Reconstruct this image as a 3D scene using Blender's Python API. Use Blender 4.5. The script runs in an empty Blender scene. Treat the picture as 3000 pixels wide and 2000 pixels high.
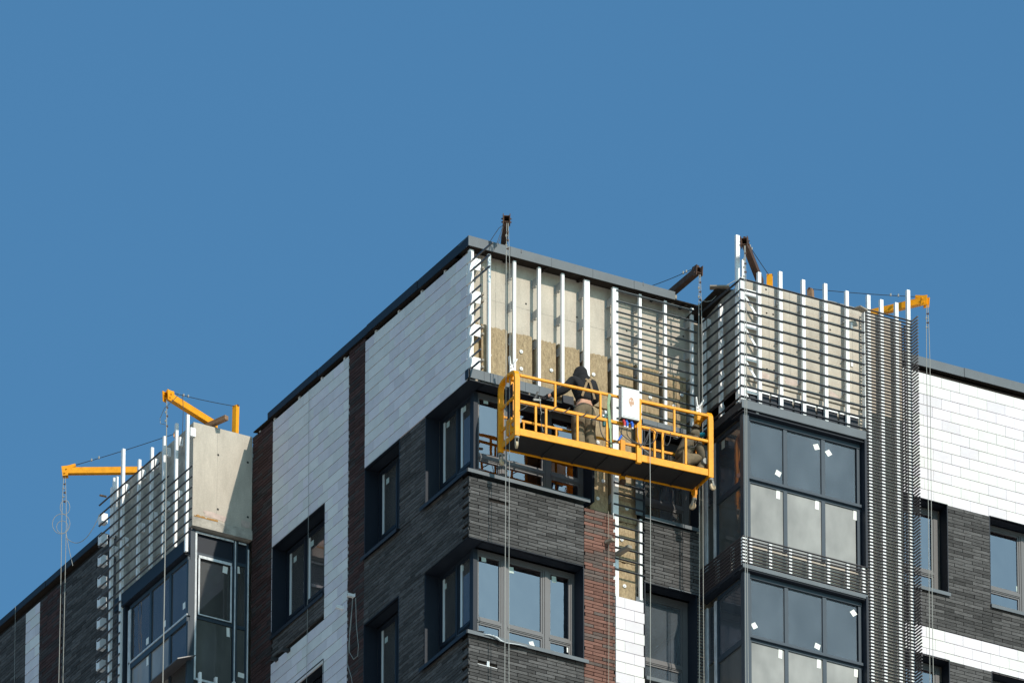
import bpy, bmesh, math, random
from mathutils import Vector, Matrix
R_ = math.radians
rnd = random.Random(11)
scene = bpy.context.scene
col = scene.collection

# ------------------------------------------------------------------ camera
FPX, PITCH, ROLL, YAW, DIST = 46400.0, R_(28.255), R_(0.081), R_(61.07), 260.0
_c, _s = math.cos(PITCH), math.sin(PITCH)
_XL = Vector((math.sin(YAW), math.cos(YAW), 0)); _YL = Vector((-math.cos(YAW), math.sin(YAW), 0))
def _w(v): return Vector((v.dot(_XL), v.dot(_YL), v.z))
_r, _u = Vector((1, 0, 0)), Vector((0, -_s, _c))
CR = _w(_r * math.cos(ROLL) + _u * math.sin(ROLL)); CU = _w(_u * math.cos(ROLL) - _r * math.sin(ROLL)); CF = _w(Vector((0, _c, _s)))
def ray(u, v): return CF + CR * ((u - 1500) / FPX) - CU * ((v - 1000) / FPX)
_d0 = ray(1374.3, 1490).normalized()
CAM = -DIST * _d0
CAM.z = 1.7
def on(ax, val, u, v):
    """Point seen at photo position (u, v) on the plane axis = val (0 x, 1 y, 2 z)."""
    d = ray(u, v); return CAM + d * ((val - CAM[ax]) / d[ax])
cd = bpy.data.cameras.new('camera'); cam = bpy.data.objects.new('camera', cd); col.objects.link(cam)
cd.sensor_width = 36.0; cd.lens = FPX / 3000 * 36.0; cd.clip_start = 1.0; cd.clip_end = 6000.0
m = Matrix((CR, CU, -CF)).transposed().to_4x4(); m.translation = CAM
cam.matrix_world = m
scene.camera = cam

# ------------------------------------------------------------------ light
SUN = Vector((0.244, -1.5, 1.0)).normalized()          # towards the sun
world = bpy.data.worlds.new('World'); scene.world = world; world.use_nodes = True
wn = world.node_tree; bg = wn.nodes['Background']
sky = wn.nodes.new('ShaderNodeTexSky'); sky.sky_type = 'NISHITA'; sky.sun_disc = False
sky.sun_elevation = math.asin(SUN.z); sky.sun_rotation = math.atan2(SUN.x, SUN.y)
sky.altitude = 0; sky.air_density = 1.0; sky.dust_density = 1.6; sky.ozone_density = 2.5
tint = wn.nodes.new('ShaderNodeVectorMath'); tint.operation = 'MULTIPLY'; tint.inputs[1].default_value = (0.71, 1.27, 1.41)   # the photo's colour balance
wn.links.new(sky.outputs[0], tint.inputs[0]); wn.links.new(tint.outputs[0], bg.inputs[0]); bg.inputs[1].default_value = 0.10
sd = bpy.data.lights.new('sun', 'SUN'); sd.energy = 4.05; sd.angle = R_(0.53); sd.color = (1.0, 0.91, 0.79)
so = bpy.data.objects.new('sun', sd); col.objects.link(so)
so.rotation_euler = (-SUN).to_track_quat('-Z', 'Y').to_euler(); so.location = (60, -300, 300)
scene.view_settings.view_transform = 'Standard'; scene.view_settings.look = 'None'
scene.view_settings.exposure = 0.0; scene.view_settings.gamma = 1.0; scene.view_settings.use_curve_mapping = False

# ------------------------------------------------------------------ materials
def mat(name, base, rough=0.6, metal=0.0, var=0.0, noise=0.0, nscale=8.0, stretch=(1, 1, 1), bump=0.0, bscale=40.0,
        spec=0.5, tint=None, tintamt=0.0, spots=0.0, mottle=0.0, wear=None):
    """Principled material; var = piece-to-piece change of lightness, noise = cloudy change inside a piece,
    tint = second colour that a share (tintamt) of the pieces takes, spots = small dark pits."""
    M = bpy.data.materials.new(name); M.use_nodes = True; n = M.node_tree; L = n.links
    b = n.nodes['Principled BSDF']
    b.inputs['Roughness'].default_value = rough; b.inputs['Metallic'].default_value = metal
    b.inputs['Specular IOR Level'].default_value = spec
    def node(t, **k):
        x = n.nodes.new(t)
        for a, v in k.items(): setattr(x, a, v)
        return x
    def math_(op, a, bb, clamp=False):
        x = node('ShaderNodeMath', operation=op, use_clamp=clamp)
        for i, v in enumerate((a, bb)):
            if hasattr(v, 'is_output'): L.new(v, x.inputs[i])
            else: x.inputs[i].default_value = v
        return x.outputs[0]
    tc = node('ShaderNodeNewGeometry'); mp = node('ShaderNodeMapping'); mp.inputs['Scale'].default_value = stretch
    L.new(tc.outputs['Position'], mp.inputs[0])
    oi = node('ShaderNodeObjectInfo')
    rv = math_('FRACT', math_('ADD', oi.outputs['Random'], tc.outputs['Random Per Island']), 0.0)
    rgb = node('ShaderNodeRGB'); rgb.outputs[0].default_value = (*base, 1); colr = rgb.outputs[0]
    if tint:
        r2 = math_('FRACT', math_('MULTIPLY', rv, 17.31), 0.0)
        fac = math_('LESS_THAN', r2, tintamt)
        ns = node('ShaderNodeTexNoise'); ns.inputs['Scale'].default_value = 6.0; L.new(mp.outputs[0], ns.inputs['Vector'])
        fac = math_('MULTIPLY', fac, math_('ADD', ns.outputs[0], 0.35), True)
        mx = node('ShaderNodeMix', data_type='RGBA'); L.new(fac, mx.inputs[0]); L.new(colr, mx.inputs[6]); mx.inputs[7].default_value = (*tint, 1)
        colr = mx.outputs[2]
    val = None
    if var: val = math_('ADD', math_('MULTIPLY', rv, 2 * var), 1 - var)
    if noise:
        ns = node('ShaderNodeTexNoise'); ns.inputs['Scale'].default_value = nscale; ns.inputs['Detail'].default_value = 6.0
        ns.inputs['Roughness'].default_value = 0.65
        L.new(mp.outputs[0], ns.inputs['Vector'])
        nv = math_('ADD', math_('MULTIPLY', math_('SUBTRACT', ns.outputs[0], 0.5), 2 * noise * 1.6), 1.0)
        val = nv if val is None else math_('MULTIPLY', val, nv)
    if mottle:                                          # fine broken grain over the cloudy change
        ns = node('ShaderNodeTexNoise'); ns.inputs['Scale'].default_value = 38.0; ns.inputs['Detail'].default_value = 3.0
        L.new(tc.outputs['Position'], ns.inputs['Vector'])
        nv = math_('ADD', math_('MULTIPLY', math_('SUBTRACT', ns.outputs[0], 0.5), 2 * mottle * 1.6), 1.0)
        val = nv if val is None else math_('MULTIPLY', val, nv)
    if spots:
        vo = node('ShaderNodeTexVoronoi'); vo.inputs['Scale'].default_value = 14.0; L.new(mp.outputs[0], vo.inputs['Vector'])
        sp = math_('GREATER_THAN', vo.outputs['Distance'], spots)
        sp = math_('ADD', math_('MULTIPLY', sp, 0.45), 0.55)
        val = sp if val is None else math_('MULTIPLY', val, sp)
    if val is not None:
        vm = node('ShaderNodeVectorMath', operation='SCALE'); L.new(colr, vm.inputs[0]); L.new(val, vm.inputs['Scale']); colr = vm.outputs[0]
    if wear:                                            # scuffs and stains of another colour: (colour, noise scale, threshold, share)
        ns = node('ShaderNodeTexNoise'); ns.inputs['Scale'].default_value = wear[1]; ns.inputs['Detail'].default_value = 8.0; ns.inputs['Roughness'].default_value = 0.7
        L.new(mp.outputs[0], ns.inputs['Vector'])
        fac = math_('MULTIPLY', math_('MULTIPLY', math_('SUBTRACT', ns.outputs[0], wear[2]), 9.0, True), wear[3])
        mx = node('ShaderNodeMix', data_type='RGBA'); L.new(fac, mx.inputs[0]); L.new(colr, mx.inputs[6]); mx.inputs[7].default_value = (*wear[0], 1)
        colr = mx.outputs[2]
    L.new(colr, b.inputs['Base Color'])
    if bump:
        ns = node('ShaderNodeTexNoise'); ns.inputs['Scale'].default_value = bscale; ns.inputs['Detail'].default_value = 4.0
        L.new(mp.outputs[0], ns.inputs['Vector'])
        bp = node('ShaderNodeBump'); bp.inputs['Strength'].default_value = bump; bp.inputs['Distance'].default_value = 0.01
        L.new(ns.outputs[0], bp.inputs['Height']); L.new(bp.outputs[0], b.inputs['Normal'])
    return M

def glass_mat(name, ior, tint, film=None):
    """Thin window pane: mirror share by Fresnel over a tinted clear sheet."""
    M = bpy.data.materials.new(name); M.use_nodes = True; n = M.node_tree; L = n.links
    n.nodes.remove(n.nodes['Principled BSDF']); out = n.nodes['Material Output']
    fr = n.nodes.new('ShaderNodeFresnel'); fr.inputs['IOR'].default_value = ior
    gl = n.nodes.new('ShaderNodeBsdfGlossy'); gl.inputs['Roughness'].default_value = 0.015; gl.inputs['Color'].default_value = (1.0, 0.86, 0.90, 1)
    tc = n.nodes.new('ShaderNodeNewGeometry'); ns = n.nodes.new('ShaderNodeTexNoise'); ns.inputs['Scale'].default_value = 1.6
    L.new(tc.outputs['Position'], ns.inputs['Vector'])
    bp = n.nodes.new('ShaderNodeBump'); bp.inputs['Strength'].default_value = 0.12; bp.inputs['Distance'].default_value = 0.03
    L.new(ns.outputs[0], bp.inputs['Height']); L.new(bp.outputs[0], gl.inputs['Normal'])
    tr = n.nodes.new('ShaderNodeBsdfTransparent'); tr.inputs['Color'].default_value = (*tint, 1)
    under = tr.outputs[0]
    if film:
        df = n.nodes.new('ShaderNodeBsdfDiffuse')
        n2 = n.nodes.new('ShaderNodeTexNoise'); n2.inputs['Scale'].default_value = 1.7; n2.inputs['Detail'].default_value = 5.0
        mp = n.nodes.new('ShaderNodeMapping'); mp.inputs['Scale'].default_value = (1.6, 1.6, 0.8); L.new(tc.outputs['Position'], mp.inputs[0]); L.new(mp.outputs[0], n2.inputs['Vector'])
        cr = n.nodes.new('ShaderNodeMix'); cr.data_type = 'RGBA'; cr.inputs[6].default_value = (*[c * .45 for c in film[0]], 1); cr.inputs[7].default_value = (*[c * 1.5 for c in film[0]], 1)
        L.new(n2.outputs[0], cr.inputs[0]); L.new(cr.outputs[2], df.inputs['Color'])
        mf = n.nodes.new('ShaderNodeMixShader'); mf.inputs[0].default_value = film[1]; L.new(tr.outputs[0], mf.inputs[1]); L.new(df.outputs[0], mf.inputs[2]); under = mf.outputs[0]
    mx = n.nodes.new('ShaderNodeMixShader'); L.new(fr.outputs[0], mx.inputs[0]); L.new(under, mx.inputs[1]); L.new(gl.outputs[0], mx.inputs[2])
    L.new(mx.outputs[0], out.inputs['Surface'])
    return M

GREY = mat('grey_clinker', (0.079, 0.077, 0.077), 0.85, spec=0.10, wear=((0.20, 0.195, 0.185), 2.6, 0.60, 0.22), var=0.38, noise=0.55, nscale=9, stretch=(1, 1, 5), bump=0.5, bscale=30)
RED = mat('red_clinker', (0.170, 0.088, 0.070), 0.85, spec=0.12, var=0.22, noise=0.4, nscale=9, stretch=(1, 1, 5), bump=0.5, bscale=30, tint=(0.105, 0.088, 0.08), tintamt=0.4)
BROWN = mat('brown_clinker', (0.062, 0.036, 0.034), 0.85, spec=0.12, var=0.25, noise=0.3, nscale=9, stretch=(1, 1, 5), bump=0.4, bscale=30, tint=(0.05, 0.045, 0.045), tintamt=0.3)
TILE = mat('white_tile', (0.675, 0.665, 0.65), 0.65, spec=0.3, wear=((0.45, 0.43, 0.40), 3.5, 0.62, 0.3), tint=(0.65, 0.61, 0.65), tintamt=0.5, var=0.08, noise=0.07, nscale=5, bump=0.12, bscale=18)
BACK = mat('dark_cavity', (0.022, 0.018, 0.016), 0.9, spec=0.1)
CONC = mat('raw_concrete', (0.47, 0.42, 0.355), 0.9, spec=0.2, noise=0.26, nscale=3.2, stretch=(1, 1, .35), bump=0.4, bscale=14, mottle=0.10)
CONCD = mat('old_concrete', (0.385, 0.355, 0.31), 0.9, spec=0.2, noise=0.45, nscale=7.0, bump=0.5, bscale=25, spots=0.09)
PIT = mat('dark_pit', (0.02, 0.02, 0.02), 0.9)
WOOL = mat('mineral_wool', (0.33, 0.25, 0.155), 0.95, spec=0.1, mottle=0.2, noise=0.48, nscale=26, stretch=(1, 1, .35), bump=1.0, bscale=55)
NAVY_SHADED = mat('navy_shaded_sheet_metal', (0.013, 0.018, 0.028), 0.5, spec=0.22, noise=0.12, nscale=3)  # navy metal, also the shade-darkened copy of slate sheets and graphite frames
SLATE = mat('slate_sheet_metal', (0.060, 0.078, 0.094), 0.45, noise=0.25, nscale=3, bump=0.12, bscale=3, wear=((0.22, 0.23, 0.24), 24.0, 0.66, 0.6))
SOFF = mat('brown_board', (0.030, 0.024, 0.021), 0.9, spec=0.1, noise=0.3, nscale=4)
RAIL = mat('dark_rail_metal', (0.030, 0.035, 0.047), 0.36)
RAILB = mat('blue_grey_rail_metal', (0.085, 0.105, 0.12), 0.4)
SLAT = mat('anthracite_slat', (0.056, 0.050, 0.057), 0.38)
GALV = mat('white_galvanised', (0.80, 0.80, 0.80), 0.5, noise=0.06, nscale=10)
GALVD = mat('dull_galvanised', (0.34, 0.35, 0.35), 0.5, noise=0.15, nscale=10)
PINK = mat('pinkish_plaster', (0.50, 0.40, 0.35), 0.9, noise=0.3, nscale=12)
FRAME = mat('graphite_window_frame', (0.085, 0.083, 0.088), 0.42, noise=0.08, nscale=6)
FRAMEB = mat('blue_grey_frame', (0.030, 0.047, 0.066), 0.45, spec=0.3, noise=0.1, nscale=6)
PVC = mat('white_pvc', (0.62, 0.66, 0.65), 0.35)
TAPE = mat('white_tape', (0.55, 0.58, 0.60), 0.6, noise=0.5, nscale=16, stretch=(1, 1, .3))
PAPER = mat('paper_sticker', (0.80, 0.80, 0.76), 0.6)
PALEP = mat('pale_sticker', (0.42, 0.50, 0.47), 0.6)
PLASTER = mat('room_plaster', (0.33, 0.31, 0.28), 0.9, noise=0.2, nscale=2)
GLASS = glass_mat('window_glass', 3.2, (0.50, 0.54, 0.54))
GLASSL = glass_mat('loggia_glass', 1.75, (0.42, 0.48, 0.50), film=((0.17, 0.20, 0.23), 0.4))
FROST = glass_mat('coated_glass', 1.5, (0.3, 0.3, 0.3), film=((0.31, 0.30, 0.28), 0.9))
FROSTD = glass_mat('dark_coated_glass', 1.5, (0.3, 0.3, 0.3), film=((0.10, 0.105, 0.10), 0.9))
GLASSD = glass_mat('shaded_glass', 1.6, (0.45, 0.50, 0.50), film=((0.15, 0.15, 0.145), 0.4))
YEL = mat('yellow_paint', (0.80, 0.315, 0.004), 0.5, spec=0.3, wear=((0.16, 0.075, 0.03), 16.0, 0.60, 0.75), noise=0.25, nscale=11, bump=0.08, bscale=40)
RUST = mat('rusty_steel', (0.085, 0.042, 0.026), 0.8, noise=0.6, nscale=14, bump=0.3)
DECK = mat('dark_deck', (0.020, 0.018, 0.018), 0.7, noise=0.3, nscale=6)
STEEL = mat('wire_steel', (0.27, 0.27, 0.25), 0.6)
BLACKC = mat('black_cable', (0.02, 0.02, 0.022), 0.6)
WHITEP = mat('white_enamel', (0.66, 0.67, 0.67), 0.45, noise=0.15, nscale=6, wear=((0.38, 0.36, 0.33), 12.0, 0.58, 0.5))
ORUST = mat('orange_rust_stain', (0.52, 0.30, 0.19), 0.8, noise=0.3, nscale=14, wear=((0.66, 0.64, 0.62), 18.0, 0.50, 0.9))
WHEEL = mat('tan_caster', (0.52, 0.40, 0.26), 0.6)
WOOD = mat('weathered_timber', (0.26, 0.15, 0.085), 0.85, noise=0.45, nscale=8, stretch=(1, 1, 4))
WOODG = mat('grey_timber', (0.27, 0.235, 0.19), 0.85, noise=0.35, nscale=8)
BLUEP = mat('blue_plug', (0.02, 0.12, 0.55), 0.4); REDP = mat('red_plug', (0.55, 0.03, 0.03), 0.4)
GREENS = mat('green_webbing', (0.24, 0.33, 0.19), 0.8, noise=0.3, nscale=20); TEAL = mat('teal_tool', (0.02, 0.10, 0.10), 0.5)
HOOD = mat('black_fleece', (0.012, 0.012, 0.014), 0.95, noise=0.25, nscale=20, bump=0.6, bscale=14)
OLIVE = mat('olive_workwear', (0.155, 0.118, 0.072), 0.95, noise=0.5, nscale=9, bump=0.8, bscale=12)
OLIVED = mat('dark_olive_workwear', (0.12, 0.098, 0.066), 0.95, noise=0.45, nscale=9, bump=0.8, bscale=12)
SKIN = mat('skin', (0.55, 0.30, 0.20), 0.6); STRAP = mat('tan_strap', (0.26, 0.18, 0.10), 0.9)
SHIRT = mat('orange_undershirt', (0.72, 0.36, 0.20), 0.9); AQUA = mat('turquoise_mask', (0.02, 0.38, 0.52), 0.6)
BOOT = mat('brown_boot', (0.06, 0.045, 0.03), 0.8)
GROUND = mat('ground_soil', (0.47, 0.42, 0.36), 0.9, noise=0.3, nscale=0.05)

# ------------------------------------------------------------------ helpers
ORG = {}                                                # object name -> world origin
def link(o, parent=None, loc=(0, 0, 0)):
    loc = Vector(loc); col.objects.link(o)
    if parent is not None:
        o.parent = parent; o.location = loc - ORG[parent.name]
    else: o.location = loc
    ORG[o.name] = loc
    return o
def thing(name, label, cat, loc, group=None):
    o = bpy.data.objects.new(name, None); o.empty_display_size = 0.2; link(o, None, loc)
    o['label'] = label; o['category'] = cat
    if group: o['group'] = group
    return o
def tag(o, label, cat, group=None):
    o['label'] = label; o['category'] = cat
    if group: o['group'] = group
    return o
class MB:
    def __init__(s): s.v = []; s.f = []
    def quadbox(s, p):                                  # eight corners: 0-3 one end, 4-7 the other, same order
        n = len(s.v); s.v += [tuple(q) for q in p]
        s.f += [tuple(n + i for i in q) for q in ((0, 3, 2, 1), (4, 5, 6, 7), (0, 1, 5, 4), (1, 2, 6, 5), (2, 3, 7, 6), (3, 0, 4, 7))]
        return s
    def box(s, a, b):
        x0, x1 = sorted((a[0], b[0])); y0, y1 = sorted((a[1], b[1])); z0, z1 = sorted((a[2], b[2]))
        return s.quadbox([(x0, y0, z0), (x1, y0, z0), (x1, y1, z0), (x0, y1, z0), (x0, y0, z1), (x1, y0, z1), (x1, y1, z1), (x0, y1, z1)])
    def bar(s, p, q, w, h, up=(0, 0, 1)):
        p, q = Vector(p), Vector(q); d = (q - p).normalized(); up = Vector(up)
        if abs(d.dot(up)) > 0.95: up = Vector((0, 1, 0))
        sx = d.cross(up).normalized() * (w / 2); sz = sx.cross(d).normalized() * (h / 2)
        return s.quadbox([p - sx - sz, p + sx - sz, p + sx + sz, p - sx + sz, q - sx - sz, q + sx - sz, q + sx + sz, q - sx + sz])
    def tube(s, pts, r, k=6, caps=True):
        pts = [Vector(p) for p in pts]; n0 = len(s.v); rr = r if isinstance(r, (list, tuple)) else [r] * len(pts)
        ref = None
        for i, p in enumerate(pts):
            d = (pts[min(i + 1, len(pts) - 1)] - pts[max(i - 1, 0)]).normalized()
            if ref is None: ref = Vector((0, 0, 1)) if abs(d.z) < 0.9 else Vector((1, 0, 0))
            a = (ref - d * ref.dot(d)).normalized(); ref = a; b = d.cross(a)
            for j in range(k):
                t = 2 * math.pi * j / k; s.v.append(tuple(p + (a * math.cos(t) + b * math.sin(t)) * rr[i]))
        for i in range(len(pts) - 1):
            for j in range(k):
                a0 = n0 + i * k; s.f.append((a0 + j, a0 + (j + 1) % k, a0 + k + (j + 1) % k, a0 + k + j))
        if caps:
            s.f.append(tuple(n0 + j for j in reversed(range(k)))); e = n0 + (len(pts) - 1) * k; s.f.append(tuple(e + j for j in range(k)))
        return s
    def build(s, name, material, parent=None, origin=None, smooth=False, bevel=0.0):
        if origin is None: origin = ORG[parent.name] if parent is not None else (0, 0, 0)
        og = Vector(origin)
        me = bpy.data.meshes.new(name); me.from_pydata([tuple(Vector(v) - og) for v in s.v], [], s.f); me.update()
        if bevel:
            bm = bmesh.new(); bm.from_mesh(me); bmesh.ops.bevel(bm, geom=bm.edges[:], offset=bevel, segments=1, affect='EDGES'); bm.to_mesh(me); bm.free()
        me.materials.append(material)
        if smooth:
            for p in me.polygons: p.use_smooth = True
        return link(bpy.data.objects.new(name, me), parent, og)
class Face:
    """Facade plane: kind R looks towards -Y (u runs along x), kind L looks towards -X (u runs along y). d goes into the building."""
    def __init__(s, kind, off): s.k, s.o = kind, off
    def P(s, u, z, d=0.0): return Vector((u, s.o + d, z)) if s.k == 'R' else Vector((s.o + d, u, z))
    def box(s, mb, u0, u1, z0, z1, d0, d1): return mb.box(s.P(u0, z0, d0), s.P(u1, z1, d1))
    def at(s, u, v, d=0.0):
        p = on(1 if s.k == 'R' else 0, s.o + d, u, v); return (p.x if s.k == 'R' else p.y), p.z
FR, FL = Face('R', 0.0), Face('L', 0.0)
def profile(mb, f, u0, u1, z, hh, d0, d1):
    q = []
    for u in (u0, u1): q += [f.P(u, z - hh, d1), f.P(u, z - hh * .25, d0), f.P(u, z + hh * .15, d0), f.P(u, z + hh, d1)]
    return mb.quadbox(q)
def holes_grid(u0, u1, z0, z1, holes):
    us = sorted({u0, u1, *[min(max(h[i], u0), u1) for h in holes for i in (0, 1)]})
    zs = sorted({z0, z1, *[min(max(h[i], z0), z1) for h in holes for i in (2, 3)]})
    for i in range(len(us) - 1):
        run = None
        for j in range(len(zs) - 1):
            cu, cz = (us[i] + us[i + 1]) / 2, (zs[j] + zs[j + 1]) / 2
            if any(h[0] < cu < h[1] and h[2] < cz < h[3] for h in holes):
                if run: yield us[i], us[i + 1], run[0], run[1]; run = None
            else: run = (run[0], zs[j + 1]) if run else (zs[j], zs[j + 1])
        if run: yield us[i], us[i + 1], run[0], run[1]

# ------------------------------------------------------------------ ground
g = MB(); n = 24; S = 2500.0
for i in range(n + 1):
    for j in range(n + 1): g.v.append((-S + 2 * S * i / n, -S + 2 * S * j / n, 0))
for i in range(n):
    for j in range(n): a = i * (n + 1) + j; g.f.append((a, a + n + 1, a + n + 2, a + 1))
gr = g.build('ground', GROUND); gr['kind'] = 'structure'

# ------------------------------------------------------------------ the building: shell
bld = thing('apartment_building', 'unfinished high-rise apartment block clad in white tile, grey and red brick with glazed corner bays', 'building', (0, 0, 0))
ZB = 118.2                                              # the built storeys start here; a plain body carries them from the ground
H1, S1, H2, S2, H3 = 124.75, 123.08, 121.83, 120.10, 118.88
CB = 127.25                                             # underside of the cornice
core = MB(); core.box((0.06, 0.06, 0), (14, 22, ZB - 0.02)); core.build('lower_wall', CONC, bld)
core = MB(); core.box((4.5, -1.25, 0), (7.55, 0.055, ZB - 0.02)); core.box((-1.1, 7.75, 0), (0.055, 10.4, ZB - 0.02)); core.build('lower_bay_wall', CONC, bld)

winsR = [(0.24, 2.33, S1, H1), (3.30, 4.36, S1, H1), (0.24, 2.16, S2, H2), (3.30, 4.30, S2, H2),
         (8.10, 9.13, S1 + .02, H1), (9.94, 11.2, S1, H1), (8.10, 9.13, S2, H2), (9.94, 11.2, S2, H2), (0.24, 2.16, ZB, H3), (3.3, 4.3, ZB, H3)]
winsL = [(0.24, 1.50, S1, H1), (2.40, 3.617, S1, H1), (5.02, 6.87, S1, H1), (0.24, 1.535, S2, H2), (2.40, 3.61, S2, H2),
         (5.05, 6.87, S2, H2), (0.24, 1.5, ZB, H3), (2.4, 3.61, ZB, H3)]
w = MB()
for a, b, c, d in holes_grid(0.24, 12.5, ZB, 127.3, winsR): FR.box(w, a, b, c, d, 0.24, 0.44)
wallR = w.build('front_wall', CONC, bld)
w = MB()
for a, b, c, d in holes_grid(0.44, 12.6, ZB, 127.3, winsL): FL.box(w, a, b, c, d, 0.24, 0.44)
wallL = w.build('side_wall', CONC, bld)
w = MB()                                                # corner pier behind the unclad top and the spandrels
w.box((0.10, 0.2405, H1 + .06), (0.2395, 0.44, 127.3)); w.build('corner_pier', CONC, bld)
w = MB()
for z in (127.06, 124.98, 122.02, 119.06): w.box((0.46, 0.46, z), (12.4, 12.4, z + 0.2))
w.build('floor_slab', PLASTER, bld)
w = MB()
for x in (2.75, 4.9, 9.5): w.box((x, 0.47, ZB), (x + .12, 9, 126.9))
for y in (3.85, 7.3): w.box((0.47, y, ZB), (9, y + .12, 126.9))
w.box((3.0, 2.6, ZB), (9.4, 2.7, 126.9)); w.box((12.2, .5, ZB), (12.35, 12, 126.9))
w.build('partition_wall', PLASTER, bld)
w = MB(); w.box((0.46, 0.46, 127.27), (12.4, 12.4, 127.33)); w.build('roof', CONCD, bld)

# pits of the formwork ties on the bare concrete
def pit(face, u, v, d, r=0.018):
    a, z = face.at(u, v, d); p0 = face.P(a, z, d - 0.002); p1 = face.P(a, z, d + 0.03)
    w = MB(); w.tube([p0, p1], r, 8); w.build('tie_hole', PIT, bld)
for u, v in ((1541, 890), (1690, 929), (1880, 953), (1906, 960), (1836, 969), (2002, 985), (1640, 1010)): pit(FR, u, v, 0.24)

# ------------------------------------------------------------------ brick and tile cladding
BUDGET = {}
SHARED = {}
REST = {}
def piece(name, face, u0, u1, z0, z1, d0, d1, material, parent, limit, restname):
    k = BUDGET.get(name, 0)
    if k >= limit:
        key = (restname, parent.name)
        mb = REST.setdefault(key, (MB(), material, parent))[0]; face.box(mb, u0, u1, z0, z1, d0, d1); return
    BUDGET[name] = k + 1
    key = (name, face.k, round(u1 - u0, 2), round(z1 - z0, 3))
    me = SHARED.get(key)
    if me is None:
        mb = MB(); hu, hz, hd = (u1 - u0) / 2, (z1 - z0) / 2, (d1 - d0) / 2
        f0 = Face(face.k, 0); mb.box(f0.P(-hu, -hz, -hd), f0.P(hu, hz, hd))
        me = bpy.data.meshes.new(name); me.from_pydata(mb.v, [], mb.f); me.update(); me.materials.append(material)
        bm = bmesh.new(); bm.from_mesh(me); bmesh.ops.bevel(bm, geom=bm.edges[:], offset=0.0025, segments=1, affect='EDGES'); bm.to_mesh(me); bm.free()
        SHARED[key] = me
    o = bpy.data.objects.new(name, me); link(o, parent, face.P((u0 + u1) / 2, (z0 + z1) / 2, (d0 + d1) / 2))
def courses(name, face, u0, u1, z0, z1, L, pitch, gapz, gapu, d0, d1, material, parent, limit, restname, holes=(), jit=0.0, skip=None, edge=None, phase=0):
    r = 0
    z = z1
    while z > z0 + 0.01:
        zt, zb = z, max(z - pitch + gapz, z0)
        z -= pitch; r += 1
        if zt - zb < 0.018: continue
        off = (0.5 if (r + phase) % 2 else 0.0) * L + (rnd.choice((0, 0.25, -0.25)) * L * jit * 4 if jit else 0)
        a = u0 - off
        ue0, ue1 = u0, u1
        if edge: ue0, ue1 = edge(r, u0, u1)
        while a < ue1:
            b = a + L - gapu
            x0, x1 = max(a, ue0), min(b, ue1)
            a += L
            if x1 - x0 < 0.025: continue
            segs = [(x0, x1)]
            for h in holes:
                if h[2] < (zt + zb) / 2 < h[3]:
                    ns = []
                    for p, q in segs:
                        if h[0] > p + .01: ns.append((p, min(q, h[0])))
                        if h[1] < q - .01: ns.append((max(p, h[1]), q))
                    segs = [t for t in ns if t[1] - t[0] > 0.02]
            for p, q in segs:
                if skip and skip((p + q) / 2, (zt + zb) / 2): continue
                dj = rnd.uniform(-0.003, 0.003) if jit else rnd.uniform(-0.0012, 0.0012)
                piece(name, face, p, q, zb, zt, d0 + dj, d1 + dj, material, parent, limit, restname)
def backing(face, name, u0, u1, z0, z1, holes=(), d0=0.034, d1=0.05):
    w = MB()
    for a, b, c, d in holes_grid(u0, u1, z0, z1, list(holes)): face.box(w, a, b, c, d, d0, d1)
    return w.build(name, BACK, bld)

BL, BP, TL_, TP = 0.365, 0.0625, 0.354, 0.20
gb = dict(L=BL, pitch=BP, gapz=0.0095, gapu=0.009, d0=0.0, d1=0.03, jit=0.05)
tb = dict(L=TL_, pitch=TP, gapz=0.0095, gapu=0.003, d0=0.0, d1=0.025)
bkA = backing(FR, 'front_brick_backing', 0.0, 2.755, H2, 122.96)
bkB = backing(FR, 'front_brick_backing', 0.0, 2.755, 118.3, S2 - 0.05)
bkC = backing(FR, 'front_brick_backing', 2.165, 2.755, S2 - 0.05, H2)
bkD = backing(FR, 'recess_brick_backing', 3.31, 4.36, H2, 123.0)
bkE = backing(FR, 'front_tile_backing', 2.757, 3.305, 118.3, 121.44)
hl = [(0.17, 0.535, 119.50, 119.60), (0.45, 0.49, 122.55, 122.62)]
courses('grey_brick', FR, 0.0, 2.158, H2 + .02, 122.97, material=GREY, parent=bkA, limit=300, restname='grey_brick_course', skip=lambda u, z: abs(u - .55) < .03 and abs(z - 122.6) < .05, **gb)
courses('grey_brick', FR, 0.0, 2.158, 118.9, S2 - .045, material=GREY, parent=bkB, limit=300, restname='grey_brick_course', holes=[(0.17, 0.535, 119.545, 119.60)], **gb)
courses('grey_brick', FR, 3.305, 4.36, H2 + .02, 123.0, material=GREY, parent=bkD, limit=300, restname='grey_brick_course', **gb)
courses('red_brick', FR, 2.166, 2.755, 118.9, 122.93, material=RED, parent=bkC, limit=300, restname='red_brick_course', **gb)
courses('white_tile', FR, 2.757, 3.302, 118.9, 121.45, material=TILE, parent=bkE, limit=300, restname='white_tile_course', **tb)
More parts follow.
